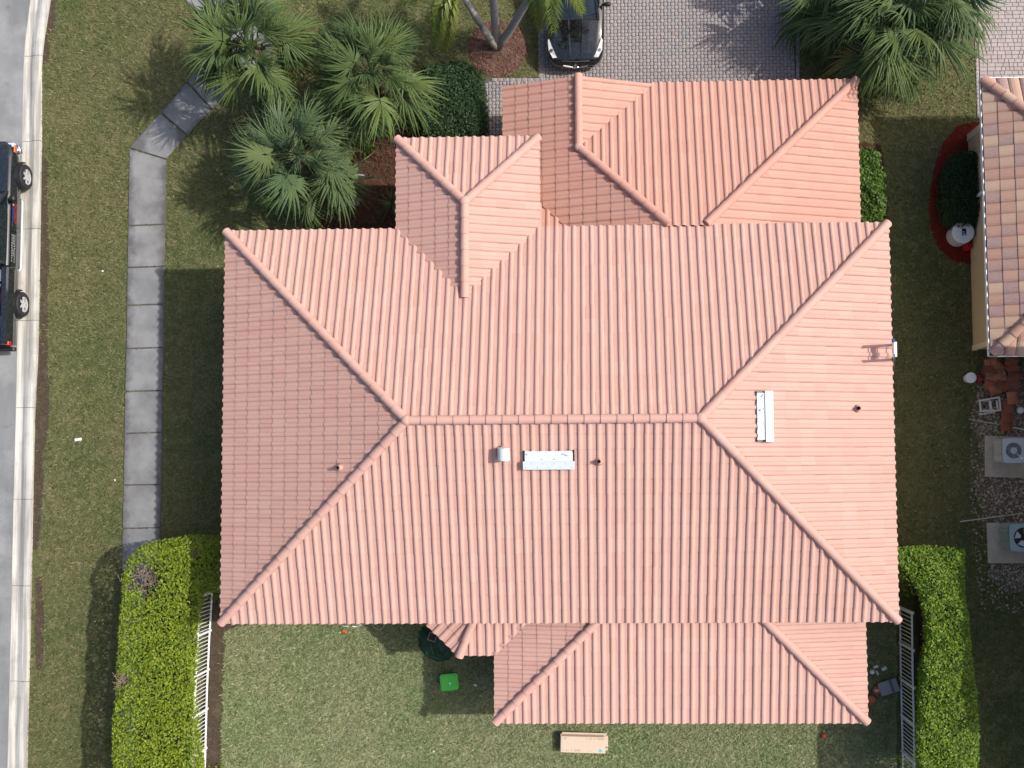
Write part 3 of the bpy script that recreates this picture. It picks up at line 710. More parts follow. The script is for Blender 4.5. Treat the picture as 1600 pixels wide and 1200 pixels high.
NR.cap((nx0,ny1,zB),(nx0+nh,(ny0+ny1)/2,zr),.42); NR.cap((nx0,ny0,zB),(nx0+nh,(ny0+ny1)/2,zr),.42); NR.cap((nx0+nh,(ny0+ny1)/2,zr),(nx0+9,(ny0+ny1)/2,zr),.42)
NR.finish(); NR.deck.build('roof_underlay',M['deck'],nb)
wy1=P2(1511,213)[1]; wy0=P2(1521,546)[1]; wx0=P2(1512,215)[0]; wx1=P2(1520,540)[0]
walls('wall',[(wx0,wy1),(wx1,wy0),(21,wy0),(21,wy1)],zB-.10,M['stucco'],nb)
m=MB(); m.box(wx0-.035,wx0+.18,wy1-.18,wy1+.035,0,zB-.2); m.build('corner_trim',M['trim'],nb)
m=MB(); m.box(wx1-.035,wx1+.10,wy0-.04,wy0+.12,0,zB-.2); m.build('corner_trim',M['trim'],nb)
for a,b in (((nx0-.09,ny1+.09),(nx0-.09,ny0-.09)),((nx0-.04,ny0-.09),(nx0+9,ny0-.09)),((nx0-.04,ny1+.09),(nx0+9,ny1+.09))):
    m=MB(); m.bar((*a,zB-.06),(*b,zB-.06),.025,.13); m.build('gutter',M['white'],nb)
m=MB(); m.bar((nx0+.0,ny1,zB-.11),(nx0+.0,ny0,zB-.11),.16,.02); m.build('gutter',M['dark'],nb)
qy=P2(1541,300,1.4)[1]
m=MB(); m.box(wx0-.09,wx0-.02,qy-.05,qy+.05,.1,zB-.15); m.box(wx0-.02,wx0+.02,qy-.07,qy+.07,1.2,1.26); m.build('downspout',M['white'],nb)
m=MB(); m.box(13.05,13.13,wy0-.10,wy0-.02,.05,zB-.1); m.build('downspout',M['white'],nb)
qy=P2(1538,258,1.6)[1]
m=MB(); 
for i in range(4): m.tube([(wx0-.16,qy+.30-.2*i,1.62),(wx0+.02,qy+.30-.2*i,1.78)],.11,10)
m.build('window_hood',M['trim'],nb,smooth=True)
# the taller back block of the same house stands just outside the frame; height set for its shade on the side yard
nx2=14.2; zT=6.4
bl=MB(); bl.box(nx2+.6,26,-6.8,wy0-.15,0,zT-.06); bl.build('wall',M['stucco'],nb)
bl=MB(); bl.add([(nx2,-7.4,zT),(26.6,-7.4,zT),(26.6,wy0+.2,zT),(nx2,wy0+.2,zT),(nx2+5,-2.7,zT+1.9),(21.6,-2.7,zT+1.9),(21.6,-1.4,zT+1.9),(nx2+5,-1.4,zT+1.9)],
   [(0,1,5,4),(1,2,6,5),(2,3,7,6),(3,0,4,7),(4,5,6,7),(3,2,1,0)]); bl.build('back_roof',M['nb_tile'],nb)
bl=MB(); bl.box(14.3,20,-12.4,-7.45,2.45,2.6); bl.build('unseen_shade_roof',M['nb_tile'],nb)  # unseen slab added to shade the ground at the lower right
for yy in (-12.2,-8):
    bl=MB(); bl.box(14.8,15,yy,yy+.2,0,2.45); bl.build('porch_column',M['stucco'],nb)  # posts under the added slab

# ------------------------------------------------------------------ foliage helpers
def leaves(C0,N0,size,asp=.5,jit=.55,fold=.25):
    """arrays of leaf quads (rhombus with a slight fold) at points C0 with normals N0"""
    n=len(C0); N=N0+rng.normal(0,jit,(n,3)); N/=np.linalg.norm(N,axis=1)[:,None]
    a=rng.normal(0,1,(n,3)); D=np.cross(N,a); D/=np.linalg.norm(D,axis=1)[:,None]; Sx=np.cross(N,D)
    L=(size*rng.uniform(.6,1.3,n))[:,None]; Wd=L*asp
    p0=C0-D*L*.5; p1=C0+Sx*Wd*.5+N*Wd*fold; p2=C0+D*L*.5-N*L*.12; p3=C0-Sx*Wd*.5+N*Wd*fold
    V=np.stack([p0,p1,p2,p3],1).reshape(-1,3); b=np.arange(n)*4; F=np.concatenate([np.stack([b,b+1,b+2],1),np.stack([b,b+2,b+3],1)])
    return V,F,np.repeat(rng.uniform(0,1,n),4)
def lump(x,y,s=1.3,seed=0.0):
    return (np.sin(x*s*2.1+seed)*np.cos(y*s*1.7+seed*2)+.6*np.sin(x*s*4.3+y*s*3.1+seed)+.5*np.cos(y*s*5.7-x*s*2.2+seed*3))/2.1
def edge_dist(X,Y,poly):
    d=np.full(len(X),1e9); n=len(poly)
    for i in range(n):
        a=np.array(poly[i]); b=np.array(poly[(i+1)%n]); ab=b-a; t=np.clip(((X-a[0])*ab[0]+(Y-a[1])*ab[1])/(ab@ab),0,1)
        d=np.minimum(d,np.hypot(X-a[0]-t*ab[0],Y-a[1]-t*ab[1]))
    return d
def inset(poly,d):
    ar=sum(poly[i][0]*poly[(i+1)%len(poly)][1]-poly[(i+1)%len(poly)][0]*poly[i][1] for i in range(len(poly))); q=[Vector(v) for v in (poly if ar>0 else poly[::-1])]; o=[]; n=len(q)
    for i in range(n):
        a=(q[i]-q[i-1]).normalized(); b=(q[(i+1)%n]-q[i]).normalized(); na=Vector((-a.y,a.x)); nb_=Vector((-b.y,b.x)); v=(na+nb_); l=max(.5,v.length)
        o.append(tuple(q[i]+v.normalized()*min(d*2/l,d*1.5)))
    return o
def hedge(name,poly,h,n_top,n_side,mat,size,label,cat='hedge',rnd=.28,seed=0.0,bare=(),amp=.10,group=None,asp=.5,taper=.0):
    cx=sum(q[0] for q in poly)/len(poly); cy=sum(q[1] for q in poly)/len(poly)
    t=empty(name,(cx,cy,0),label,cat,group)
    X,Y=scatter(poly,n_top); d=edge_dist(X,Y,poly)
    def top(X,Y,d): 
        r=np.clip(d/rnd,0,1); return h-(1-np.sqrt(1-(1-r)**2))*rnd*.9+amp*lump(X,Y,1.3,seed)+.35*amp*lump(X,Y,5,seed)
    Z=top(X,Y,d)-rng.exponential(.05,len(X)); N=np.zeros((len(X),3)); N[:,2]=1
    keep=np.ones(len(X),bool)
    for bx,by,br in bare: keep&= (np.hypot(X-bx,(Y-by))+rng.normal(0,br*.35,len(X)))>br
    P0=np.stack([X,Y,Z],1)[keep]; N=N[keep]
    # sides
    pts=[];nn=[]; per=sum(math.dist(poly[i],poly[(i+1)%len(poly)]) for i in range(len(poly)))
    for i in range(len(poly)):
        a=np.array(poly[i]); b=np.array(poly[(i+1)%len(poly)]); l=np.linalg.norm(b-a); k=int(n_side*l/per); tt=rng.uniform(0,1,k)[:,None]; q=a+(b-a)*tt
        dn=np.array([(b-a)[1],-(b-a)[0]])/max(l,1e-6)
        if ((np.array([cx,cy])-a)@dn)>0: dn=-dn
        zz=rng.uniform(.05,h-rnd*.6,k); off=.07*lump(q[:,0]*1.0+zz,q[:,1]+zz*2,2.1,seed)+rng.normal(0,.04,k)-.02-taper*(h-zz)
        pts.append(np.stack([q[:,0]+dn[0]*off,q[:,1]+dn[1]*off,zz],1)); nn.append(np.tile([dn[0],dn[1],.5],(k,1)))
    P1=np.concatenate(pts); N1=np.concatenate(nn)
    V,F,T=leaves(np.concatenate([P0,P1]),np.concatenate([N,N1]),size,asp)
    me=np_mesh('foliage',V,F,mat,tint=T); link('foliage',me,t,True)
    # solid core coloured dark, standing in for the shade between the leaves
    m=MB(); inn=inset(poly,.16+taper*(h-.3)); m.poly(inn,.02,h-.20); m.build('dark_core',M['core'],t)
    if bare:
        m=MB()
        for bx,by,br in bare:
            for i in range(int(420*br)):
                x=bx+random.gauss(0,br*.6); y=by+random.gauss(0,br*.6); a=random.uniform(0,6.3); l=random.uniform(.08,.28)
                m.bar((x,y,h-.16+random.uniform(-.04,.05)),(x+math.cos(a)*l,y+math.sin(a)*l,h-.10+random.uniform(-.05,.08)),.012)
        tag(m.build('bare_twigs',M['twig'],t),kind='stuff')
    return t
hz=2.2
hp=pp((236,846),(218,852),(196,872),(186,905),(183,960),(178,1050),(172,1130),(170,1260),(316,1260),(309,1180),(303,1130),(299,1090),(303,1050),(306,1000),(309,960),(314,928),(352,925),(354,838),(300,836),z=hz)
hb1=P2(226,905,hz); hb2=P2(190,1063,hz)
hedge('hedge',hp,hz,21000,5600,M['hedge'],.098,'wide yellow green clipped hedge with a bare twig patch, along the white picket fence',seed=1.0,bare=[(*hb1,.55),(*hb2,.20),(*P2(300,865,hz),.14)],taper=.30)
hz2=2.75
hp2=pp((1398,857),(1450,853),(1510,858),(1513,930),(1517,985),(1526,1050),(1532,1100),(1534,1260),(1436,1260),(1434,1180),(1436,1110),(1440,1050),(1448,1010),(1448,975),(1438,930),(1422,900),(1402,885),z=hz2)
hedge('hedge',hp2,hz2,16500,7500,M['hedge2'],.10,'tall narrow bright green hedge between the two side yards',seed=2.4,amp=.13,taper=.28)
hp3=pp((652,115),(660,100),(690,92),(726,93),(746,106),(755,130),(756,195),(748,214),(690,216),(656,212),z=1.35)
hedge('hedge',hp3,1.35,6500,3800,M['darkleaf'],.085,'dark green boxy hedge beside the paved entrance walk',seed=4.1,rnd=.4)
hp4=pp((1335,230),(1362,229),(1378,238),(1376,258),(1385,270),(1382,296),(1386,320),(1380,345),(1356,352),(1335,350),z=1.2)
hedge('shrub',hp4,1.2,2600,1600,M['shrubleaf'],.12,'light green leafy shrub against the garage wing side','shrub',seed=5.2,amp=.2,asp=.62)
hp5=pp((1500,233),(1524,230),(1540,240),(1540,335),(1530,350),(1502,354),(1484,342),(1476,310),(1478,272),(1486,248),z=1.0)
hedge('shrub',hp5,1.0,3600,2000,M['darkleaf'],.07,'dark rounded shrub in the red mulch bed by the beige wall','shrub',seed=6.3,rnd=.45)

# ------------------------------------------------------------------ palms
def fan_leaf(seed,pet=1.0,Rb=1.05,nseg=36):
    rr=random.Random(seed); m=MB(); pts=[]
    for i in range(6):
        s=i/5; pts.append((pet*s,0,.16*math.sin(s*math.pi)*pet-.05*s*s))
    m.tube(pts,[.030,.024,.019,.016,.014,.012],5)
    hx=pet; tw=rr.uniform(-.25,.25)
    for i in range(nseg):
        th=R(-132+264*i/(nseg-1))+rr.uniform(-.10,.10); L=Rb*(.80+.20*math.cos(th))*rr.uniform(.70,1.12)
        c,s=math.cos(th),math.sin(th); vs=[]; dr=rr.uniform(.75,1.5); bend=rr.uniform(-.20,.20)
        rib=hx+.22*max(0,c)
        for k,(q,wd) in enumerate(((.03,.018),(.28,.036),(.52,.029),(.78,.014),(1.0,.003))):
            r=L*q; z=-.34*abs(s)*r-.62*max(0,q-.38)**2*L*dr-.16*r*max(0,c)+.05*math.sin(q*3)-.05
            x=rib+r*c-bend*q*q*s; y=r*s*(1-.10*q)+bend*q*q*c+tw*q*q*.2; n=(-s,c); fz=.4*wd
            vs+=[(x+n[0]*wd,y+n[1]*wd,z-fz),(x,y,z+fz),(x-n[0]*wd,y-n[1]*wd,z-fz)]
        fs=[]
        for k in range(4):
            b=3*k; fs+=[(b,b+3,b+4,b+1),(b+1,b+4,b+5,b+2)]
        m.add(vs,fs)
    return m
FAN={k:[fan_leaf(10*i+j,pet=.9+.07*j,Rb=1.0+.05*j).mesh('frond',M[k]) for j in range(4)] for i,k in enumerate(('fan','fan2','oldfan'))}
def fan_palm(px,py,zc,label,n=34,scale=1.0,key='fan',old=2,seed=0,lean=(0,0),group='fan palms in the front lawns'):
    rr=random.Random(seed); c=at(px,py,zc); base=Vector((c.x-lean[0],c.y-lean[1],0))
    t=empty('fan_palm',base,label,'palm tree',group)
    pts=[];rad=[]
    for i in range(8):
        s=i/7; pts.append((lean[0]*s**1.4,lean[1]*s**1.4,zc*s)); rad.append((.20-.05*s+(.05 if i>=6 else 0)+rr.uniform(-.012,.012)))
    m=MB(); m.tube(pts,rad,10); m.build('trunk',M['bark'],t,False,smooth=True)
    m=MB()
    for i in range(22):
        a=rr.uniform(0,6.3); z=zc-.55+.6*rr.random(); d=Vector((math.cos(a),math.sin(a),0)); q=Vector((lean[0],lean[1],z))
        m.bar(q+d*.12,q+d*.34+Vector((0,0,.12)),.05,.02)
    m.build('leaf_boots',M['bark'],t,False)
    for i in range(n):
        s=i/(n-1); az=i*2.39996+rr.uniform(-.7,.7); el=R(74-108*s**.8)+rr.uniform(-.28,.28)
        k='oldfan' if i>=n-old else key; me=FAN[k][rr.randrange(4)]; sc=scale*(.66+.36*min(1,s*1.6))*rr.uniform(.86,1.12)
        o=link('frond',me,t,False)
        o.matrix_basis=Matrix.Translation((lean[0],lean[1],zc+.12-.30*s))@Matrix.Rotation(az,4,'Z')@Matrix.Rotation(-el,4,'Y')@Matrix.Rotation(rr.uniform(-.75,.75),4,'X')@Matrix.Scale(sc,4)
    return t
fan_palm(394,76,3.3,'fan palm beside the angled sidewalk, highest of the three on the left',36,1.10,'fan',2,1)
fan_palm(580,116,3.2,'fan palm in the lawn left of the dark boxy hedge',38,1.02,'fan',1,2)
fan_palm(470,243,2.7,'dusty blue green fan palm nearest the upper left roof corner',38,1.05,'fan2',1,3)
fan_palm(1398,24,2.5,'fan palm between the driveways, its crown hanging towards the garage corner',44,1.16,'fan',3,4)
fan_palm(1300,-36,1.9,'fan palm overhanging the grey driveway at the top edge',30,1.0,'fan',2,5)
fan_palm(1462,-14,2.6,'fan palm nearest the neighbour driveway at the top edge',38,1.10,'fan2',2,6)
fan_palm(1412,78,1.7,'low shaded fan palm nearest the garage roof corner',15,.85,'fan',3,8)

def feather(seed,L=2.2):
    rr=random.Random(seed); m=MB(); n=34; pts=[]
    for i in range(11):
        s=i/10; pts.append(Vector((L*(.92*s-.34*s*s),0,L*(.62*s-1.15*s*s))))
    m.tube(pts,[.036,.032,.028,.025,.022,.019,.016,.013,.010,.007,.004],5)
    for i in range(n):
        s=.10+.89*i/(n-1); f=s*10; k=min(9,int(f)); q=pts[k].lerp(pts[k+1],f-k); d=(pts[k+1]-pts[k]).normalized()
        for sg in (-1,1,-1,1):
            ll=.50*math.sin(math.pi*(.20+.70*s))*rr.uniform(.75,1.15)
            dirv=(Vector((0,sg,0))*rr.uniform(.35,.9)+d*rr.uniform(.55,.9)+Vector((0,0,rr.uniform(-.1,.45)))).normalized(); tip=q+dirv*ll+Vector((0,0,-.30*ll-.06)); mid=q+dirv*ll*.5+Vector((0,0,.02)); wv=d*.034
            m.add([q-wv*.5,q+wv*.5,mid+wv,mid-wv,tip],[(0,1,2,3),(3,2,4)])
    return m
FEA=[feather(70+i,2.1+.12*i).mesh('frond',M['pinna']) for i in range(3)]
def feather_palm():
    b=at(776,74); t=empty('feather_palm',b,'triple trunk palm with pale grey stems rising from the faded mulch ring','palm tree')
    rr=random.Random(5)
    crowns=((724,-6,3.5,((200,40),(232,22),(258,14),(170,35),(140,45),(110,55),(70,60),(35,55))),
            (764,-75,4.4,((200,30),(320,35),(80,60),(20,50),(140,50),(355,40))),
            (842,-30,3.8,((252,16),(284,28),(318,20),(345,30),(10,40),(60,50),(120,55),(170,50))))
    for px,py,z,fr in crowns:
        c=at(px,py,z)-b; pts=[];rad=[]
        for i in range(9):
            s=i/8; pts.append((c.x*s**.85,c.y*s**.85,c.z*s)); rad.append(.145-.05*s if i else .17)
        m=MB(); m.tube(pts,rad,12); m.build('trunk',M['greybark'],t,False,smooth=True)
        d=(Vector(pts[-1])-Vector(pts[-2])).normalized()
        m=MB(); m.tube([c,c+d*.3,c+d*.7],[.095,.085,.04],10); m.build('crownshaft',M['shrubleaf'],t,False,smooth=True)
        for az,el in fr:
            o=link('frond',FEA[rr.randrange(3)],t,False); o.matrix_basis=Matrix.Translation(c+d*.55)@Matrix.Rotation(R(az+rr.uniform(-6,6)),4,'Z')@Matrix.Rotation(-R(el),4,'Y')@Matrix.Rotation(rr.uniform(-.3,.3),4,'X')
feather_palm()
# low plants in the bed
def low_plant(px,py,label,n=16,L=.55,mat='shrubleaf',wd=.035,seed=0,cat='plant'):
    rr=random.Random(seed); b=at(px,py); t=empty('bed_plant',b,label,cat,'low plants in the dark mulch bed'); m=MB()
    for i in range(n):
        az=rr.uniform(0,6.3); el=rr.uniform(.3,1.2); l=L*rr.uniform(.7,1.15); vs=[]
        for k in range(5):
            s=k/4; r=l*s*math.cos(el)*(1+.2*s); z=.03+l*s*math.sin(el)-.45*l*s*s; w2=wd*(1.15-s)*(.6+s) if k else wd*.5
            vs+=[(r*math.cos(az)-w2*math.sin(az),r*math.sin(az)+w2*math.cos(az),z),(r*math.cos(az)+w2*math.sin(az),r*math.sin(az)-w2*math.cos(az),z)]
        m.add(vs,[(2*k,2*k+1,2*k+3,2*k+2) for k in range(4)])
    m.build('leaves',M[mat],t,False)
low_plant(575,222,'dark strappy plant below the middle fan palm',22,.62,'shrubleaf',.05,1)
low_plant(648,196,'yellow green leafy plant at the top edge of the mulch bed',20,.5,'hedge2',.06,2)
low_plant(612,318,'small spiky plant against the entrance roof eave',20,.6,'fan',.025,3)
low_plant(600,196,'green broad leaved plant under the palm fronds in the bed',20,.6,'shrubleaf',.07,4)
low_plant(560,180,'dark leafy clump between the palms',18,.5,'darkleaf',.06,5)
low_plant(500,345,'yellowish low plant tucked behind the main eave',16,.4,'hedge',.04,6)
low_plant(426,312,'small yellow green plant under the dusty fan palm',18,.4,'hedge',.05,7)
def rock(name,px,py,s,label,col,cat,seed):
    rr=random.Random(seed); bm=bmesh.new(); bmesh.ops.create_icosphere(bm,subdivisions=2,radius=1)
    for v in bm.verts: k=1+rr.uniform(-.15,.15); v.co=Vector((v.co.x*s[0]*k,v.co.y*s[1]*k,max(-.02,v.co.z*s[2]*k+s[2]*.5)))
    me=bpy.data.meshes.new(name); bm.to_mesh(me); bm.free(); me.materials.append(col); o=link(name,me); o.location=at(px,py); return tag(o,label,cat)
rock('garden_rock',543,318,(.42,.24,.16),'grey weathered rock lying in the dark mulch bed',plain('grey_rock',(.17,.155,.135),.9,var=.3,sc=6),'rock',3)
rock('garden_rock',560,276,(.20,.10,.10),'small pale stone beside the palm trunk in the bed',plain('pale_rock',(.24,.24,.22),.9,var=.3,sc=6),'rock',4)

# ------------------------------------------------------------------ fences
def fence(top_pts_px,zt,n_posts,spacing,label,mat,rail_up,caps=True,seed=0):
    """picket fence along a ground line given in pixels"""
    rr=random.Random(seed); P=[at(a,b) for a,b in top_pts_px]; L=[0]
    for i in range(len(P)-1): L.append(L[-1]+(P[i+1]-P[i]).length)
    def pos(s):
        for i in range(len(P)-1):
            if s<=L[i+1] or i==len(P)-2: return P[i]+(P[i+1]-P[i])*((s-L[i])/(L[i+1]-L[i]))
    t=empty('picket_fence',pos(L[-1]/2),label,'fence')
    def seg(m,z,w,h):
        for i in range(len(P)-1): m.bar(P[i]+Vector((0,0,z)),P[i+1]+Vector((0,0,z)),w,h)
    for z in ((.10,zt-.12) if not rail_up else (.10,zt-.04)):
        m=MB(); seg(m,z,.045,.05); m.build('rail',mat,t)
    pm=MB(); pm.box(-.011,.011,-.011,.011,.06,zt-.01); pme=pm.mesh('picket',mat)
    k=int(L[-1]/spacing)
    for i in range(k):
        q=pos((i+.5)*spacing); link('picket',pme,t,True,Matrix.Translation(q))
    qm=MB(); qm.box(-.032,.032,-.032,.032,0,zt+.05); qme=qm.mesh('post',mat)
    cm=MB(); cm.box(-.045,.045,-.045,.045,zt+.05,zt+.08); cm.add([(-.045,-.045,zt+.08),(.045,-.045,zt+.08),(.045,.045,zt+.08),(-.045,.045,zt+.08),(0,0,zt+.12)],[(0,1,4),(1,2,4),(2,3,4),(3,0,4)]); cme=cm.mesh('post_cap',mat)
    for i in range(n_posts):
        q=pos(L[-1]*i/(n_posts-1)); o=link('post',qme,t,True,Matrix.Translation(q)); c=link('post_cap',cme,o,False)
    return t
fence([(333,924),(328,1010),(325,1080),(321,1230)],1.30,6,.122,'white picket fence between the left hedge and the back lawn',M['white'],False,seed=1)
fence([(1405,948),(1406,1040),(1408,1120),(1410,1230)],1.45,6,.122,'shaded picket fence standing along the right hedge',M['white'],True,seed=2)

# ------------------------------------------------------------------ vehicles
def loft(m,secs,mi=0,close=False):
    k=len(secs[0]); vs=[q for s in secs for q in s]; m.add(vs,[(i*k+j,(i+1)*k+j,(i+1)*k+j+1,i*k+j+1) for i in range(len(secs)-1) for j in range(k-1)],mi)
    if close:
        m.add(secs[0],[tuple(range(k))],mi); m.add(secs[-1],[tuple(range(k-1,-1,-1))],mi)
def wheel_parts(t,x,y,r,wd,side,spokes=6):
    """wheel whose outer face looks towards side*x"""
    m=MB(); n=24; pr=[(r*.62,wd*.5),(r*.70,wd*.52),(r*.93,wd*.5),(r,wd*.36),(r,-wd*.36),(r*.93,-wd*.5),(r*.6,-wd*.5)]; vs=[]
    for q,h in pr:
        for k in range(n):
            a=2*math.pi*k/n; vs.append((x+side*h,y+q*math.cos(a),r+q*math.sin(a)))
    m.add(vs,[(i*n+k,(i+1)*n+k,(i+1)*n+(k+1)%n,i*n+(k+1)%n) for i in range(len(pr)-1) for k in range(n)])
    w=m.build('wheel',M['dark'],t,False,smooth=False)
    m=MB(); vs=[]
    for q,h in ((r*.64,wd*.48),(r*.58,wd*.42),(r*.56,wd*.1)):
        for k in range(n):
            a=2*math.pi*k/n; vs.append((x+side*h,y+q*math.cos(a),r+q*math.sin(a)))
    m.add(vs,[(i*n+k,(i+1)*n+k,(i+1)*n+(k+1)%n,i*n+(k+1)%n) for i in range(2) for k in range(n)])
    for k in range(spokes):
        a=2*math.pi*k/spokes; d=Vector((0,math.cos(a),math.sin(a))); c=Vector((x+side*wd*.40,y,r)); m.bar(c+d*r*.08,c+d*r*.58,.03,r*.17)
    m.tube([(x+side*wd*.30,y,r),(x+side*wd*.46,y,r)],r*.17,12)
    m.build('rim',M['rim'],w,False)
    m=MB(); m.tube([(x+side*wd*.05,y,r),(x+side*wd*.09,y,r)],r*.56,18); m.build('brake_disc',M['dark'],w,False)
# --- black SUV: local y runs from the nose (0) to the tail (-> +y), x across
cpos=at(899.5,106.5,.35)
car=empty('parked_car',(cpos.x,cpos.y,0),'glossy black car parked nose down on the grey paver driveway','car')
def sec(y,w2,zt,zs,zl=.28,cr=.02):
    pts=[(0,zt+cr),(.35*w2,zt+cr*.8),(.68*w2,zt),(.88*w2,zt-.035),(.97*w2,zs),(w2,zs-.14),(.99*w2,.50),(.95*w2,zl)]
    L=[(-a,y,b) for a,b in pts[::-1]]+[(a,y,b) for a,b in pts[1:]]; return L
m=MB(); loft(m,[sec(0.0,.55,.60,.56,.36),sec(.04,.70,.66,.60,.30),sec(.16,.83,.72,.62),sec(.34,.90,.79,.68),sec(.6,.94,.87,.76),sec(.95,.95,.93,.84),sec(1.45,.955,1.0,.92),sec(2.6,.96,1.02,.95),sec(3.9,.96,1.04,.97),sec(4.55,.92,1.02,.95),sec(4.78,.82,.95,.86),sec(4.85,.6,.8,.7)],close=True)
m.build('body',M['blackpaint'],car,False,smooth=True)
m=MB(); H=[]
for y,w2,z in ((.20,.50,.755),(.34,.60,.815),(.65,.68,.905),(1.0,.73,.972),(1.38,.77,1.035)):
    H.append([(-w2,y,z-.035),(-.62*w2,y,z-.004),(-.30*w2,y,z+.006),(-.24*w2,y,z+.001),(0,y,z+.004),(.24*w2,y,z+.001),(.30*w2,y,z+.006),(.62*w2,y,z-.004),(w2,y,z-.035)])
loft(m,H); m.build('hood',M['blackpaint'],car,False)
def gh(y,wb,zb,wt,zt): return [(-wb,y,zb),(-wt,y,zt-.05),(-wt*.86,y,zt),(0,y,zt+.03),(wt*.86,y,zt),(wt,y,zt-.05),(wb,y,zb)]
m=MB(); loft(m,[gh(2.18,.80,1.02,.63,1.53),gh(2.7,.82,1.02,.66,1.62),gh(3.6,.82,1.03,.65,1.63),gh(4.2,.78,1.03,.60,1.55),gh(4.6,.74,1.03,.64,1.10)]); m.build('roof',M['blackpaint'],car,False,smooth=False)
m=MB(); n=8
def ws(y,w2,z): return [(w2*(i/n*2-1),y-.10*(1-abs(i/n*2-1)**2)+.10,z+.03*(1-(i/n*2-1)**2)) for i in range(n+1)]
loft(m,[ws(1.36,.72,1.03),ws(1.62,.69,1.21),ws(1.9,.66,1.39),ws(2.17,.62,1.55)]); m.build('windshield',M['glass'],car,False,smooth=True)
for s in (-1,1):
    m=MB(); m.bar((s*.76,1.34,1.02),(s*.645,2.2,1.55),.07,.05); m.build('pillar',M['blackpaint'],car,False)
    m=MB(); m.add([(s*.815,1.75,1.04),(s*.825,3.9,1.06),(s*.665,3.7,1.54),(s*.655,2.4,1.53)],[(0,1,2,3)]); m.build('side_window',M['glass'],car,False)
    m=MB(); hl=[(s*.60,.215,.735),(s*.74,.20,.735),(s*.87,.42,.80),(s*.895,.72,.885),(s*.85,.78,.915),(s*.76,.55,.868),(s*.68,.36,.81)]
    m.add([(a,b,c+.018) for a,b,c in hl],[tuple(range(7)) if s>0 else tuple(range(6,-1,-1))]); m.add(hl+[(a,b,c+.018) for a,b,c in hl],[(i,(i+1)%7,7+(i+1)%7,7+i) for i in range(7)]); o=m.build('headlight',M['lamp'],car,False)
    m=MB(); m.tube([(s*.78,.42,.838),(s*.78,.42,.850)],.055,12); m.build('lamp_bulb',M['chrome'],o,False)
    m=MB(); m.lathe([(.02,-.06),(.10,-.05),(.115,.0),(.10,.06),(.03,.08)],n=10); 
    vs=[Vector((v[0]*1.15+s*1.05,v[1]*.62+1.82,v[2]+1.10)) for v in m.v]; m.v=[tuple(v) for v in vs]; m.bar((s*.86,1.82,1.04),(s*1.0,1.82,1.08),.05,.07); m.build('side_mirror',M['black'],car,False,smooth=True)
    for yy in (.95,3.75): wheel_parts(car,s*.82,yy,.36,.24,s,5)
m=MB(); m.add([(-.44,.13,.70),(.44,.13,.70),(.36,.045,.57),(.0,.010,.50),(-.36,.045,.57)],[(0,4,3,2,1)]); 
m.v=[(a,b-.035,c+.035) for a,b,c in m.v]; gr=m.build('grille',M['black'],car,False)
m=MB()
for a,b in (((-.45,.09,.74),(0,.075,.735)),((0,.075,.735),(.45,.09,.74))): m.bar(a,b,.022,.03)
for a,b in (((-.40,-.005,.60),(0,-.05,.52)),((0,-.05,.52),(.40,-.005,.60))): m.bar(a,b,.035,.05)
m.build('grille_bar',M['chrome'],gr,False)
m=MB(); m.tube([(0,.0,.635),(0,-.02,.650)],.055,14); m.build('badge',M['chrome'],gr,False)
m=MB(); m.box(-.72,.72,1.345,1.43,1.02,1.055); m.build('cowl',M['black'],car,False)
for x in (-.45,.2):
    m=MB(); m.bar((x,1.42,1.065),(x+.5,1.50,1.12),.018); m.build('wiper',M['black'],car,False)
m=MB(); m.add([(-.62,4.25,1.56),(.62,4.25,1.56),(.66,4.62,1.13),(-.66,4.62,1.13)],[(0,3,2,1)]); m.v=[(a,b+.02,c+.02) for a,b,c in m.v]; m.build('rear_window',M['glass'],car,False)

# --- pickup on the road: local +y towards its nose, right side (x>0) faces the kerb
tx=at(47,277,.25).x-1.08; ty0=at(8,541,.8).y; ty1=at(8,225,.8).y; TL=ty1-ty0
truck=empty('pickup_truck',(tx,(ty0+ty1)/2,0),'dark navy pickup truck parked at the kerb, cut off by the left edge','pickup truck')
def ly(py,z=.9): return at(20,py,z).y-(ty0+ty1)/2
yf,yr=TL/2,-TL/2; ywf=ly(277,.4); ywr=ly(476,.4); yc0=ly(301,1.1); yc1=ly(417,1.1)
def tsec(y,w2,zt,zl=.48,sh=.10): 
    pts=[(0,zt+.02),(.5*w2,zt+.015),(.82*w2,zt-.01),(.93*w2,zt-.06),(.975*w2,zt-sh-.10),(w2,zt-.36),(.985*w2,.70),(.93*w2,zl)]
    return [(-a,y,b) for a,b in pts[::-1]]+[(a,y,b) for a,b in pts[1:]]
m=MB(); loft(m,[tsec(yf-.02,.78,1.02,.62),tsec(yf-.1,.90,1.08,.56),tsec(yf-.5,.95,1.12),tsec(yc0+.05,.96,1.17),tsec(yc0-.3,.97,1.18),tsec(yc1+.05,.97,1.20)][::-1],close=True); m.build('body',M['navy'],truck,False,smooth=True)
m=MB(); hd=[]
for y,w2,z in ((yf-.12,.70,1.11),(yf-.6,.78,1.17),(yc0+.02,.82,1.22)): hd.append([(-w2,y,z-.03),(-.6*w2,y,z+.02),(-.35*w2,y,z),(0,y,z+.01),(.35*w2,y,z),(.6*w2,y,z+.02),(w2,y,z-.03)])
loft(m,hd[::-1]); m.build('hood',M['navy'],truck,False)
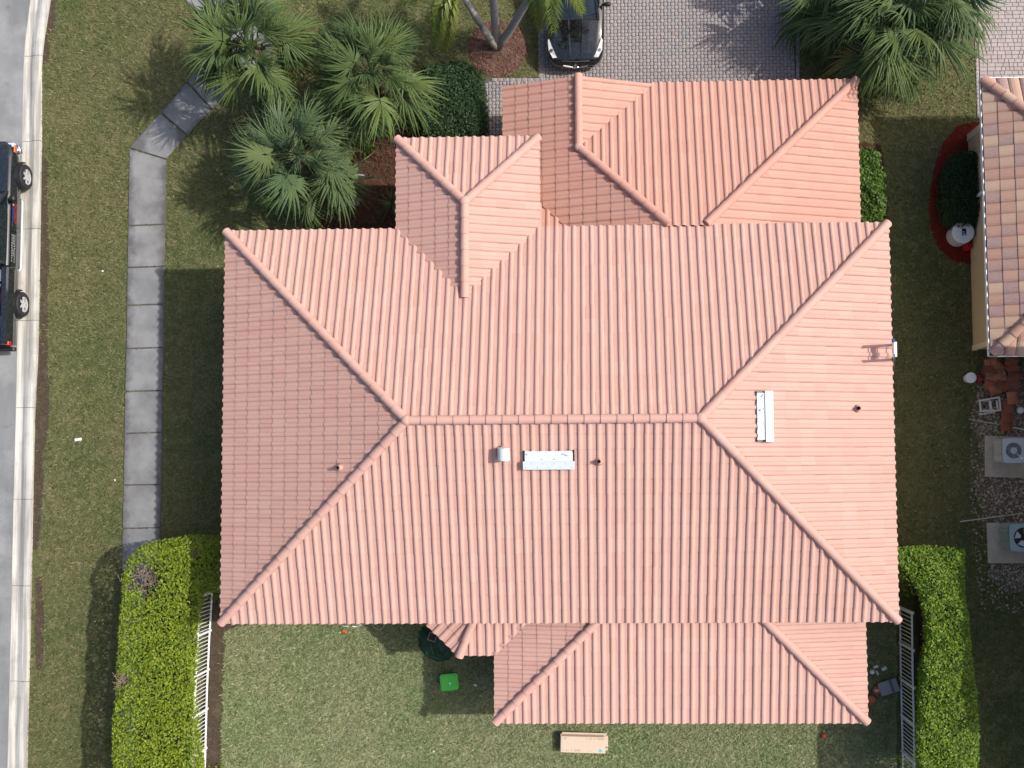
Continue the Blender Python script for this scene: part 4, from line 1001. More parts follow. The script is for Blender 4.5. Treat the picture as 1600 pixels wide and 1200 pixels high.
# cab greenhouse
def cg(y,wb,zb,wt,zt): return [(-wb,y,zb),(-wt,y,zt-.07),(-wt*.85,y,zt),(0,y,zt+.03),(wt*.85,y,zt),(wt,y,zt-.07),(wb,y,zb)]
m=MB(); loft(m,[cg(yc0-.72,.86,1.18,.66,1.80),cg(yc0-1.2,.87,1.19,.67,1.85),cg(yc1+.3,.87,1.20,.67,1.84),cg(yc1+.06,.86,1.20,.66,1.78)][::-1]); m.build('roof',M['navy'],truck,False)
m=MB(); m.add([(-.82,yc0-.02,1.19),(.82,yc0-.02,1.19),(.68,yc0-.72,1.80),(-.68,yc0-.72,1.80)],[(0,1,2,3)]); m.build('windshield',M['glass'],truck,False)
m=MB(); m.add([(-.80,yc1+.02,1.22),(.80,yc1+.02,1.22),(.66,yc1+.04,1.78),(-.66,yc1+.04,1.78)],[(0,1,2,3)]); m.build('rear_window',M['glass'],truck,False)
ymid=(yc0+yc1)/2-.05
for s in (-1,1):
    for a,b in ((yc0-.62,ymid+.05),(ymid-.05,yc1+.18)):
        m=MB(); m.add([(s*.872,a+(.25 if a>ymid else 0),1.235),(s*.878,b,1.235),(s*.705,b,1.72),(s*.705,a-.05,1.72)],[(0,1,2,3) if s<0 else (3,2,1,0)]); m.build('side_window',M['glass'],truck,False)
    m=MB(); m.bar((s*.84,yc0+.02,1.20),(s*.71,yc0-.74,1.82),.08,.06); m.build('pillar',M['navy'],truck,False)
    # doors: raised panels with a handle
    for a,b in ((yc0-.08,ymid+.01),(ymid-.01,yc1+.03)):
        m=MB(); m.add([(s*.957,a,1.12),(s*.957,b,1.12),(s*.985,b,.84),(s*.985,a,.84),(s*.972,b,.56),(s*.972,a,.56)],[(0,1,2,3),(3,2,4,5)] if s<0 else [(3,2,1,0),(5,4,2,3)])
        d=m.build('door',M['navy'],truck,False)
        m=MB(); m.bar((s*.985,b+.14,1.02),(s*.985,b+.32,1.02),.03,.04); m.build('handle',M['black'],d,False)
    m=MB(); m.tube([(s*.93,yc0-.10,.50),(s*.975,yc0-.18,.50),(s*.975,yc1+.05,.50),(s*.93,yc1-.02,.50)],.030,8); m.build('step_bar',M['white_metal'],truck,False)  # white colour stands in for chrome reflecting the sky
    # wheel arch flares
    for yy in (ywf,ywr):
        m=MB(); S1=[]
        for i in range(11):
            a=math.pi*(.02+.96*i/10); c,sn=math.cos(a),math.sin(a)
            S1.append([(s*.93,yy+.50*c,.42+.50*sn),(s*1.02,yy+.485*c,.42+.485*sn),(s*1.03,yy+.44*c,.42+.44*sn),(s*.80,yy+.42*c,.42+.42*sn)])
        loft(m,S1 if s>0 else S1[::-1]); m.build('wheel_arch',M['black'],truck,False)
        wheel_parts(truck,s*.93,yy,.415,.28,s,6)
    m=MB(); m.box(min(s*.70,s*.90),max(s*.70,s*.90),yf-.16,yf-.02,.86,1.02,bev=.03); m.build('headlight',M['lamp'],truck,False)
    m=MB(); m.box(min(s*.90,s*.945),max(s*.90,s*.945),yf-.34,yf-.10,.88,1.02,bev=.02); m.build('corner_light',M['amber'],truck,False)
    m=MB(); m.box(min(s*.82,s*.975),max(s*.82,s*.975),yr+.0,yr+.13,.86,1.16,bev=.03); m.build('tail_light',M['redlens'],truck,False)
    m=MB(); m.box(min(s*.98,s*1.16),max(s*.98,s*1.16),yc0-.32,yc0-.18,1.18,1.40,bev=.04); m.bar((s*.9,yc0-.25,1.24),(s*1.0,yc0-.25,1.26),.06); m.build('side_mirror',M['black'],truck,False)
# bed: floor, two sides, tailgate
m=MB(); m.box(-.72,.72,yr+.1,yc1-.02,.62,.66); m.build('bed_floor',M['black'],truck,False)
for s in (-1,1):
    m=MB(); B=[]
    for y in np.linspace(yr+.03,yc1-.03,6): B.append([(s*.72,y,.64),(s*.72,y,1.22),(s*.76,y,1.25),(s*.90,y,1.245),(s*.945,y,1.19),(s*.985,y,.90),(s*.97,y,.70),(s*.92,y,.52)])
    loft(m,B if s>0 else B[::-1]); m.add(B[0],[tuple(range(8))]); m.add(B[-1],[tuple(range(8))]); m.build('bed_side',M['navy'],truck,False,smooth=False)
m=MB(); m.box(-.82,.82,yr,yr+.08,.66,1.20,bev=.02); m.build('tailgate',M['navy'],truck,False)
m=MB(); m.box(-.90,.90,yr-.14,yr-.01,.50,.68,bev=.04); m.build('bumper',M['black'],truck,False)
m=MB(); m.tube([(-.9,yf-.25,.62),(-.86,yf-.02,.62),(-.5,yf+.08,.62),(.5,yf+.08,.62),(.86,yf-.02,.62),(.93,yf-.28,.62)],.075,8); m.build('bumper',M['chrome'],truck,False,smooth=True)
m=MB(); m.box(-.62,.62,yf-.06,yf+.01,.72,1.02); m.build('grille',M['black'],truck,False)
# door lettering and emblem (flat print just proud of the panel)
Mred=plain('red_print',(.34,.02,.035),.5); Mblue=plain('blue_print',(.03,.05,.22),.5); Mwh=plain('white_print',(.24,.245,.25),.5)
def stripes(name,mat,ya,yb,z0,z1,n,xo,seed):
    rr=random.Random(seed); m=MB(); st=(yb-ya)/n
    for i in range(n):
        y0=ya+st*i; a=y0+abs(st)*.12; b=y0+abs(st)*.80
        for zz0,zz1,ya2,yb2 in ((z0,z1,a,a+(b-a)*.30),(z0,z1,b-(b-a)*.30,b) if rr.random()<.7 else (z0,z0+.25*(z1-z0),a,b),(z1-.22*(z1-z0),z1,a,b) if rr.random()<.6 else (z0+.4*(z1-z0),z0+.6*(z1-z0),a,b)):
            f=lambda z: xo+.030*(1.12-z)/.28 if z>.84 else xo+.028
            m.add([(f(zz0),ya2,zz0),(f(zz0),yb2,zz0),(f(zz1),yb2,zz1),(f(zz1),ya2,zz1)],[(0,1,2,3)])
    m.build(name,mat,truck,False)
stripes('door_lettering',Mred,ly(350,.95),ly(318,.95),.86,.99,9,.963,1)
stripes('door_lettering',Mblue,ly(347,1.0),ly(325,1.0),1.00,1.10,6,.963,2)
stripes('door_lettering',Mwh,ly(410,1.0),ly(366,1.0),.90,1.10,11,.963,3)
m=MB(); sy=ly(320,1.05); r5=[(.963+.030*(1.12-(1.05+(.07 if i%2==0 else .028)*math.cos(math.pi*i/5)))/.28,sy+(.07 if i%2==0 else .028)*math.sin(math.pi*i/5),1.05+(.07 if i%2==0 else .028)*math.cos(math.pi*i/5)) for i in range(10)]
m.add(r5,[tuple(range(10))]); m.build('star_emblem',Mwh,truck,False)
m=MB(); m.tube([(.975,ly(311,1.0),.98),(.995,ly(311,1.0),.98)],.05,10); m.build('round_emblem',Mred,truck,False)
# load in the bed
for py,lab,sz in ((434,'white box in the truck bed just behind the cab',(.30,.50)),(508,'white box in the truck bed near the tailgate',(.30,.50))):
    q=at(2,py,1.0); t=empty('storage_box',(q.x-.06,q.y,.66),lab,'box','white boxes in the truck bed'); m=MB(); m.box(-sz[0]/2,sz[0]/2,-sz[1]/2,sz[1]/2,0,.34,bev=.02); m.build('body',M['white'],t,False)
    m=MB(); m.box(-sz[0]/2-.01,sz[0]/2+.01,-sz[1]/2-.01,sz[1]/2+.01,.335,.38,bev=.015); l=m.build('lid',M['white'],t,False)
    m=MB(); m.tube([(.05,-.17,.37),(.05,-.17,.395)],.05,10); m.build('latch',M['black'],l,False)
q=at(1,466,.9); t=empty('fuel_can',(q.x-.05,q.y,.66),'dark red can lying in the truck bed between the white boxes','can'); m=MB(); m.box(-.12,.12,-.17,.17,0,.26,bev=.05); m.build('body',Mred,t,False); m=MB(); m.tube([(0,-.1,.26),(0,-.1,.31)],.03,8); m.build('cap',M['black'],t,False)

# ------------------------------------------------------------------ ladder
q0=at(1391,534,zM+.5); q1=at(1391,561,zM+.5); ly0=(q0.y+q1.y)/2; lw=.42
foot=Vector((xe+1.12,ly0,0)); topv=Vector((xe-.17,ly0,zM+1.05))
t=empty('extension_ladder',foot,'aluminium ladder leaning on the right hand eave with white and blue tips','ladder')
for s in (-1,1):
    m=MB(); m.bar(foot+Vector((0,s*lw/2,0)),topv+Vector((0,s*lw/2,0)),.03,.075,up=Vector((0,1,0))); m.build('rail',M['alu'],t)
    m=MB(); d=(topv-foot).normalized(); m.bar(topv+Vector((0,s*lw/2,0))-d*.02,topv+Vector((0,s*lw/2,0))+d*.10,.04,.09,up=Vector((0,1,0))); m.build('rail_cap',plain('blue_plastic',(.03,.17,.36),.5),t)
for i in range(15):
    c=foot+(topv-foot)*((i+.5)/15); m=MB(); m.tube([c-Vector((0,lw/2,0)),c+Vector((0,lw/2,0))],.018,6); m.build('rung',M['alu'],t)
m=MB(); c=foot+(topv-foot)*.93; m.box(c.x-.03,c.x+.05,c.y-lw/2,c.y+lw/2,c.z-.08,c.z+.10); m.build('standoff_pad',M['white'],t)

# ------------------------------------------------------------------ yard things
# cardboard carton
Mcard=plain('cardboard',(.56,.44,.33),.85,var=.06); Mcardd=plain('cardboard_inside',(.25,.165,.10),.9)
Mprint=plain('grey_print',(.30,.24,.20),.8); Mcy=plain('blue_sticker',(.12,.42,.52),.5)
q=at(911,1161.5,.33); bx=empty('cardboard_box',(q.x,q.y,0),'long open cardboard carton on the back lawn below the porch roof','box',None,R(-1.6))
L2,W2,Hb=.715,.275,.33
m=MB(); m.box(-L2,L2,-W2,W2,0,Hb-.012); m.build('body',Mcard,bx,False)
m=MB(); m.box(-L2+.02,L2,-W2-.02,W2-.07,Hb-.008,Hb+.004); fl=m.build('flap',Mcard,bx,False)
m=MB(); m.box(-L2+.04,L2+.03,W2+.005,W2+.05,Hb-.10,Hb-.02,M=Matrix.Rotation(R(0),4,'X')); m.build('flap',Mcard,bx,False)
m=MB(); m.box(-L2+.03,L2-.06,W2-.066,W2-.008,Hb-.011,Hb-.004); m.build('opening',Mcardd,bx,False)
m=MB(); m.box(L2+.002,L2+.075,-W2+.08,W2-.02,Hb-.02,Hb+.0); m.build('end_flap',Mcard,bx,False)
m=MB(); m.tube([(L2+.03,-W2+.17,Hb+.0),(L2+.03,-W2+.17,Hb+.004)],.035,10); m.build('hand_hole',Mcardd,bx,False)
def marks(x0,y0,pattern,s,mat):
    m=MB(); x=x0
    for ch in pattern:
        if ch==' ': x+=s*.9; continue
        z=Hb+.0065
        if ch=='o':
            for a,b in ((0,.2),(.5,.7)): m.add([(x+a*s,y0,z),(x+b*s,y0,z),(x+b*s,y0+s,z),(x+a*s,y0+s,z)],[(0,1,2,3)])
            m.add([(x+.2*s,y0+.8*s,z),(x+.5*s,y0+.8*s,z),(x+.5*s,y0+s,z),(x+.2*s,y0+s,z)],[(0,1,2,3)])
        elif ch=='l': m.add([(x+.2*s,y0,z),(x+.4*s,y0,z),(x+.4*s,y0+s,z),(x+.2*s,y0+s,z)],[(0,1,2,3)])
        elif ch=='z':
            for a in (0,.4,.8): m.add([(x,y0+a*s,z),(x+.6*s,y0+a*s,z),(x+.6*s,y0+(a+.2)*s,z),(x,y0+(a+.2)*s,z)],[(0,1,2,3)])
        x+=s*.95
    m.build('printing',mat,fl,False)
marks(-L2+.08,-W2+.02,'l ol z oooo',.055,Mprint); marks(.10,W2-.155,'l ol z oooo',.055,Mprint); marks(-L2+.10,W2-.16,'oo',.05,Mprint); marks(.18,-W2+.035,'zzzzz',.022,Mprint)
m=MB(); m.tube([(L2-.16,-W2+.06,Hb+.004),(L2-.16,-W2+.06,Hb+.0075)],.055,18); m.build('round_sticker',Mcy,fl,False)
# green bin
Mgreen=plain('green_plastic',(.085,.50,.055),.45,var=.05)
q=at(702,1066,.42); gb=empty('green_bin',(q.x,q.y,0),'bright green lidded tub standing in the shade of the porch','bin',None,R(6))
def taper(m,a,b,c,d,z0,z1,mi=0,ch=.05):
    def ring(x,y,z,k): return [(-x,-y+k,z),(-x+k,-y,z),(x-k,-y,z),(x,-y+k,z),(x,y-k,z),(x-k,y,z),(-x+k,y,z),(-x,y-k,z)]
    vs=ring(a,b,z0,ch)+ring(c,d,z1,ch); m.add(vs,[(i,(i+1)%8,8+(i+1)%8,8+i) for i in range(8)]+[tuple(range(8,16)),tuple(range(7,-1,-1))],mi)
m=MB(); taper(m,.23,.20,.26,.235,0,.38); m.build('body',Mgreen,gb,False)
m=MB(); taper(m,.285,.26,.285,.26,.38,.42); taper(m,.25,.225,.24,.215,.42,.435); ld=m.build('lid',Mgreen,gb,False)
m=MB(); m.tube([(.02,-.04,.434),(.02,-.04,.447)],.028,10); m.build('knob',M['white'],ld,False)
m=MB(); m.box(-.31,-.27,-.06,.06,.34,.40); m.build('handle',M['black'],gb,False)
# dark green tarp heap with a square lantern frame
Mtarp=plain('dark_green_tarp',(.010,.040,.016),.6,var=.3,sc=5)
q=at(684,1008); tp=empty('tarp',(q.x,q.y,0),'dark green tarp heaped on the grass under the bay eave','tarp'); m=MB(); n=16; vs=[]
rr=random.Random(3)
out_=[(658,980),(668,973),(690,972),(705,985),(716,1005),(712,1020),(700,1032),(684,1034),(664,1024),(653,1010),(652,992)]
ring=[at(a,b)-q for a,b in out_]
vs=[tuple(v)[:2]+(.01,) for v in ring]+[(v.x*.75+rr.uniform(-.03,.03),v.y*.75+rr.uniform(-.03,.03),.14+rr.uniform(-.05,.06)) for v in ring]+[(v.x*.4,v.y*.4,.20+rr.uniform(-.06,.06)) for v in ring]+[(0,0,.2)]
k=len(ring); m.add(vs,[(i+(l*k),l*k+(i+1)%k,(l+1)*k+(i+1)%k,(l+1)*k+i) for l in (0,1) for i in range(k)]+[(2*k+i,2*k+(i+1)%k,3*k) for i in range(k)])
m.v=[(a,b,c) for a,b,c in m.v]; m.build('sheet',Mtarp,tp,False)
for a,b in (((-.35,-.25,.17),(.1,-.42,.15)),((.1,-.42,.15),(.42,-.12,.14)),((-.2,.1,.22),(-.1,-.3,.18))): 
    mm=MB(); mm.tube([a,((a[0]+b[0])/2,(a[1]+b[1])/2,.21),b],.022,6); mm.build('fold',plain('green_cord',(.02,.085,.035),.5),tp,False)
q=at(675.5,995.5,.35); ln=empty('lantern',(q.x,q.y,.12),'small square framed lantern standing on the dark green tarp','lantern',None,R(-20))
m=MB()
for a,b in (((-.12,-.12),(.12,-.12)),((.12,-.12),(.12,.12)),((.12,.12),(-.12,.12)),((-.12,.12),(-.12,-.12))): m.bar((*a,.22),(*b,.22),.022,.022); m.bar((*a,0),(*a,.22),.02,.02)
m.build('frame',plain('tan_frame',(.26,.21,.16),.7),ln,False)
m=MB(); m.box(-.105,.105,-.105,.105,.0,.17); m.build('inside',plain('dark_brown',(.035,.016,.012),.6),ln,False)
# hose loop, scraps near the eave
q=at(592,974); hs=MB(); hs.tube([(q.x+.19*math.cos(a),q.y+.19*math.sin(a),.03) for a in np.linspace(0,6.28,25)],.012,6); o=hs.build('hose_loop',plain('pale_hose',(.52,.53,.42),.5)); tag(o,'pale hose ring half hidden by the lower main eave','hose')
q=at(824,1138); hs=MB(); hs.tube([(q.x+.03*math.sin(s*4),q.y+.3-.6*s,.02+.0*s) for s in np.linspace(0,1,9)],.013,6); o=hs.build('garden_hose',plain('tan_hose',(.30,.27,.16),.6)); tag(o,'short end of tan hose emerging below the porch eave','hose')
def scrap(px,py,a,b,h,name,label,cat,mat,rz=0,group=None):
    q=at(px,py); m=MB(); m.box(-a/2,a/2,-b/2,b/2,.02,.02+h,bev=min(h,a,b)*.3); o=m.build(name,mat); o.location=q; o.rotation_euler=(random.uniform(-.2,.2),random.uniform(-.2,.2),R(rz)); return tag(o,label,cat,group)
Morange=plain('orange_plastic',(.62,.10,.03),.5)
scrap(539,987,.18,.07,.06,'orange_toy','small orange toy on the lawn below the main eave','toy',Morange,-30)
for i,(a,b) in enumerate(((541,978),(554,979),(566,976))): scrap(a,b,.16,.03,.02,'white_stake',('leftmost white stake lying by the back eave above the orange toy','middle white stake lying by the back eave','right hand white stake, nearest the hose ring')[i],'stake',M['white'],random.uniform(-8,8),'white stakes by the back wall')
o=MB().lathe([(.01,0),(.05,.01),(.075,.05),(.08,.08),(.07,.12),(.04,.15),(.01,.16)],n=14).build('orange_ball',Morange,smooth=True); o.location=at(1286,1149); tag(o,'orange ball on the shaded lawn below the porch corner','ball')
scrap(123,687,.23,.09,.05,'crushed_bottle','white crushed bottle lying in the left verge grass','litter',M['white'],8)
scrap(743,1070,.08,.05,.03,'paper_scrap','white paper scrap right of the green tub','litter',M['white'],-20)
scrap(678,1174,.06,.06,.03,'golf_ball','tiny white ball on the sunny back lawn','ball',M['white'])
scrap(161,424,.05,.05,.03,'white_scrap','tiny white scrap in the verge grass left of the sidewalk','litter',M['white'])
scrap(180,750,.05,.06,.03,'leaf_scrap','small pale scrap touching the sidewalk grass edge','litter',M['trim'])
# things in the right-hand side passage
def pot(px,py,r,h,label,mat,name='flower_pot',group='pots in the right side passage'):
    q=at(px,py,h); t=empty(name,(q.x,q.y,0),label,'pot',group)
    m=MB(); m.lathe([(r*.7,0),(r,h),(r*1.08,h),(r*1.08,h-.04),(r*.95,h-.04)],n=18); m.build('pot_body',mat,t,False)
    m=MB(); m.lathe([(r*.9,h-.05),(r*.88,h-.045)],n=16); m.build('soil',M['soil'],t,False)
Mterra=plain('terracotta',(.40,.13,.06),.8)
pot(1370,1079,.12,.22,'terracotta pot with pale lid beside the low grey table',Mterra); pot(1361,1094,.13,.22,'terracotta pot nearest the porch eave in the dark passage',Mterra)
m=MB(); m.box(-.07,.07,-.05,.05,.22,.24); o=m.build('pot_lid',plain('tan_lid',(.5,.33,.22),.7)); o.location=at(1370.5,1080.5,.0)-Vector((.2,-.1,0)); o.location=Vector((at(1370,1079,.22).x,at(1370,1079,.22).y,0)); tag(o,'pale tan lid lying on the terracotta pot','lid')
q=at(1389,1074,.25); gp=empty('slatted_table',(q.x,q.y,.0),'low grey slatted table by the shaded picket fence','table',None,R(18))
m=MB(); m.box(-.30,.30,-.21,.21,.20,.235); m.build('table_top',plain('grey_board',(.26,.275,.29),.6),gp,False)
m=MB(); m.box(.05,.14,-.20,.20,.236,.242); m.build('dark_band',plain('dark_band',(.12,.13,.135),.6),gp,False)
for s in (-1,1):
    m=MB(); m.box(-.28,-.24,s*.19-.02,s*.19+.02,0,.2); m.box(.24,.28,s*.19-.02,s*.19+.02,0,.2); m.build('leg',plain('grey_leg',(.2,.21,.22),.6),gp,False)
o=MB().lathe([(.03,0),(.075,.02),(.085,.08),(.06,.14),(.02,.16)],n=14).build('white_ball',M['white'],smooth=True); o.location=at(1362,1049); tag(o,'round white ball on the dark passage ground near the porch eave','ball')
for i,(a,b,c,d,rz) in enumerate(((1368,1041,.15,.08,15),(1370,1051,.14,.06,-60),(1381,1044,.16,.10,30))):
    scrap(a,b,c,d,.06,'white_shoe',('white shoe above the white ball in the passage','white shoe right of the white ball in the passage','white shoe farthest from the white ball')[i],'shoe',M['white'],rz,'white shoes in the right passage')
scrap(1383,1094,.14,.05,.05,'grey_toy','small grey toy below the low grey table','toy',plain('grey_toy',(.3,.3,.3),.5),40)

# neighbour's side yard
q=at(1505,363,.66); q0=at(1493,378)
cb=empty('water_tank',(q.x,q.y,0),'white cylindrical tank with a black label, standing in the red mulch','tank')
m=MB(); m.lathe([(.33,0),(.345,.04),(.345,.60),(.33,.635)],n=28); m.build('tank_body',plain('pale_grey_plastic',(.50,.53,.54),.5,var=.05),cb,False)
m=MB(); m.lathe([(.35,.63),(.35,.665),(.32,.68),(.05,.685)],n=28); li=m.build('lid',M['white'],cb,False)
m=MB(); m.box(-.045,.085,-.10,.11,.684,.692); m.build('label_plate',M['black'],li,False); m=MB(); m.box(.0,.05,-.085,-.04,.693,.697); m.box(-.02,.02,-.01,.02,.693,.697); m.build('label_mark',M['white'],li,False)
q=at(1514,384,.3); rc=empty('red_canister',(q.x,q.y,0),'small red canister beside the white tank at the beige wall','canister'); m=MB(); m.lathe([(.12,0),(.125,.26),(.11,.30),(.03,.31)],n=18); m.build('body',plain('red_plastic',(.48,.012,.02),.45),rc,False); m=MB(); m.tube([(0,0,.3),(0,0,.34)],.03,8); m.build('cap',plain('red_cap',(.3,.01,.015),.5),rc,False)
q=at(1517.5,590,.38); bk_=empty('white_bucket',(q.x,q.y,0),'white lidded bucket with wire handle beside the red bag','bucket')
m=MB(); m.lathe([(.13,0),(.155,.34),(.16,.345)],n=20); m.build('body',M['white'],bk_,False); m=MB(); m.lathe([(.172,.34),(.172,.37),(.15,.38),(.02,.378)],n=20); m.lathe([(.05,.378),(.045,.39)],n=10); m.build('lid',M['white'],bk_,False)
m=MB(); m.tube([(.18*math.cos(a)-.03,.18*math.sin(a)-.04,.30-.1*math.sin(a/2)) for a in np.linspace(R(130),R(300),9)],.008,5); m.build('handle',M['dark'],bk_,False)
q=at(1529,593); rb=empty('red_bag',(q.x,q.y,0),'crumpled crimson bag between the white bucket and the stacked tiles','bag'); m=MB(); rr=random.Random(9); vs=[];n=9
for z,r in ((0,.11),(.12,.14),(.2,.10),(.26,.03)):
    for k in range(n): a=6.283*k/n; e=r*(1+rr.uniform(-.28,.28)); vs.append((e*math.cos(a)*.8,e*math.sin(a)*1.2,z+rr.uniform(-.02,.02)))
m.add(vs,[(i*n+k,i*n+(k+1)%n,(i+1)*n+(k+1)%n,(i+1)*n+k) for i in range(3) for k in range(n)]+[tuple(3*n+k for k in range(n))]); m.build('sack',plain('crimson_bag',(.36,.02,.05),.55),rb,False)
m=MB(); m.tube([(0,-.1,.2),(.05,0,.32),(0,.1,.2)],.012,5); m.build('strap',plain('crimson_strap',(.26,.015,.04),.6),rb,False)
# stacks of spare roof tiles
def spare(me,px,py,z,rz,rx,ry,label,group='spare roof tiles stacked by the neighbour house'):
    q=at(px,py,z); o=link('spare_tile',me); o.location=q; o.rotation_euler=(rx,ry,R(rz)); return tag(o,label,'roof tile',group)
def tilemesh(mat):
    vs,fs=tile_bits(.34,.40,[(u-.17,h) for u,h in ((0,0),(.02,.02),(.08,.05),(.17,.062),(.26,.05),(.32,.02),(.34,.0))],0,.0,.018)
    vs=[(a,b-.2,c) for a,b,c in vs]; k=7; vs+=[(a,b,c-.018) for a,b,c in vs[k:2*k]]; fs=fs+[(k+i+1,k+i,3*k+i,3*k+i+1) for i in range(k-1)]+[(2*k+i+1,2*k+i,3*k+i,3*k+i+1) for i in range(k-1)]
    me=bpy.data.meshes.new('spare_tile'); me.from_pydata(vs,[],fs); me.materials.append(mat); me.update(); return me
ST=[tilemesh(plain('terracotta_tile_%d'%i,c,.8,var=.15,sc=6)) for i,c in enumerate(((.30,.105,.060),(.25,.085,.050),(.36,.15,.09),(.20,.085,.06)))]
cname=('rust red','dark rust','salmon','brown')
rr=random.Random(4)
grid={'left':((1547,568,98),(1546,579,80),(1549,590,85),(1547,600,62),(1554,609,97)),'middle':((1562,574,60),(1563,590,120),(1566,603,75)),'right':((1580,565,92),(1582,577,105),(1584,588,70),(1582,600,88),(1583,611,92))}
word=('top','second','third','fourth','fifth')
for col,rows in grid.items():
    for k,(a,b,rz) in enumerate(rows):
        for j in range(2):
            ci=rr.randrange(4)
            spare(ST[ci],a+rr.uniform(-1,1),b+rr.uniform(-1,1),.05+.11*j+rr.uniform(0,.04),rz+rr.uniform(-16,16),rr.uniform(-.2,.2),rr.uniform(-.2,.2),'%s spare tile, %s, %s row of the jumbled pile\'s %s column'%(cname[ci],('underneath','uppermost')[j],word[k],col))
for (a,b,z),wd_ in zip(((1576,636,.22),(1573,650,.16),(1572,664,.10)),('highest','middle','lowest')): spare(ST[1],a,b,z,2,-.1,0,'%s dark rust tile of the overlapping row beside the step stool'%wd_)
spare(ST[2],1582,622,.28,3,-.05,.05,'single salmon spare roof tile just above the overlapping row')
m=MB()
for i in range(14):
    a=rr.uniform(1538,1592); b=rr.uniform(565,612); q=at(a,b,.36); an=rr.uniform(0,3.1); l=rr.uniform(.2,.55); m.tube([q,q+Vector((math.cos(an)*l*.5,math.sin(an)*l*.5,.03)),q+Vector((math.cos(an+.3)*l,math.sin(an+.3)*l,-.05))],.010,4)
o=m.build('vine_strands',plain('vine',(.06,.075,.05),.8)); tag(o,'thin dark vine strands trailing over the jumbled spare tiles','vine')
# folding step stool
q=at(1547,633,.35); st=empty('step_stool',(q.x,q.y,0),'white folding step stool frame lying beside the spare tiles','stool',None,R(4))
Mst=plain('off_white_frame',(.55,.54,.50),.5)
for nm,a,b in (('side_rail',(-.33,.17,.30),(.33,.23,.34)),('side_rail',(-.33,-.17,.30),(.33,-.19,.34)),('cross_bar',(-.30,.18,.31),(-.30,-.20,.31)),('cross_bar',(.31,.22,.35),(.31,-.19,.35)),('leg',(-.2,.15,.30),(.22,.13,.02)),('leg',(-.2,-.13,.30),(.22,-.12,.02)),('leg',(-.30,.17,.3),(-.26,.17,0)),('leg',(-.30,-.25,.3),(-.26,-.25,0)),('side_rail',(-.33,-.27,.25),(.18,-.22,.25))):
    m=MB(); m.bar(a,b,.05,.035); m.build(nm,Mst,st,False)
m=MB(); m.box(-.02,.06,-.14,.14,.30,.325); m.box(-.02,.06,-.14,-.10,.32,.34); m.build('tread',Mst,st,False)
m=MB(); m.box(.20,.25,-.13,.13,.33,.355); m.build('tread',Mst,st,False)
o=MB().lathe([(.08,0),(.115,.05),(.12,.11),(.09,.18),(.03,.205)],n=16).build('white_globe',M['white'],smooth=True); o.location=at(1592.5,641); tag(o,'white globe lamp shade lying at the right edge near the gravel','globe')
def stick(a,b,label,z0=.03,z1=.05,w=.03,name='wooden_stick',mat=None):
    m=MB(); m.bar(at(*a,z0),at(*b,z1),w,w*.7); o=m.build(name,mat or plain('pale_wood',(.48,.45,.38),.8)); tag(o,label,'stick')
stick((1514,655),(1560,663),'short pale stick lying beside the overlapping spare tiles')
stick((1500,815),(1597,802),'long pale pole lying across the gravel above the lower condenser',.10,.25)
stick((1583,668),(1600,671),'white pipe piece at the right edge above the condenser pad',.04,.06,.03,'white_pipe',M['white'])
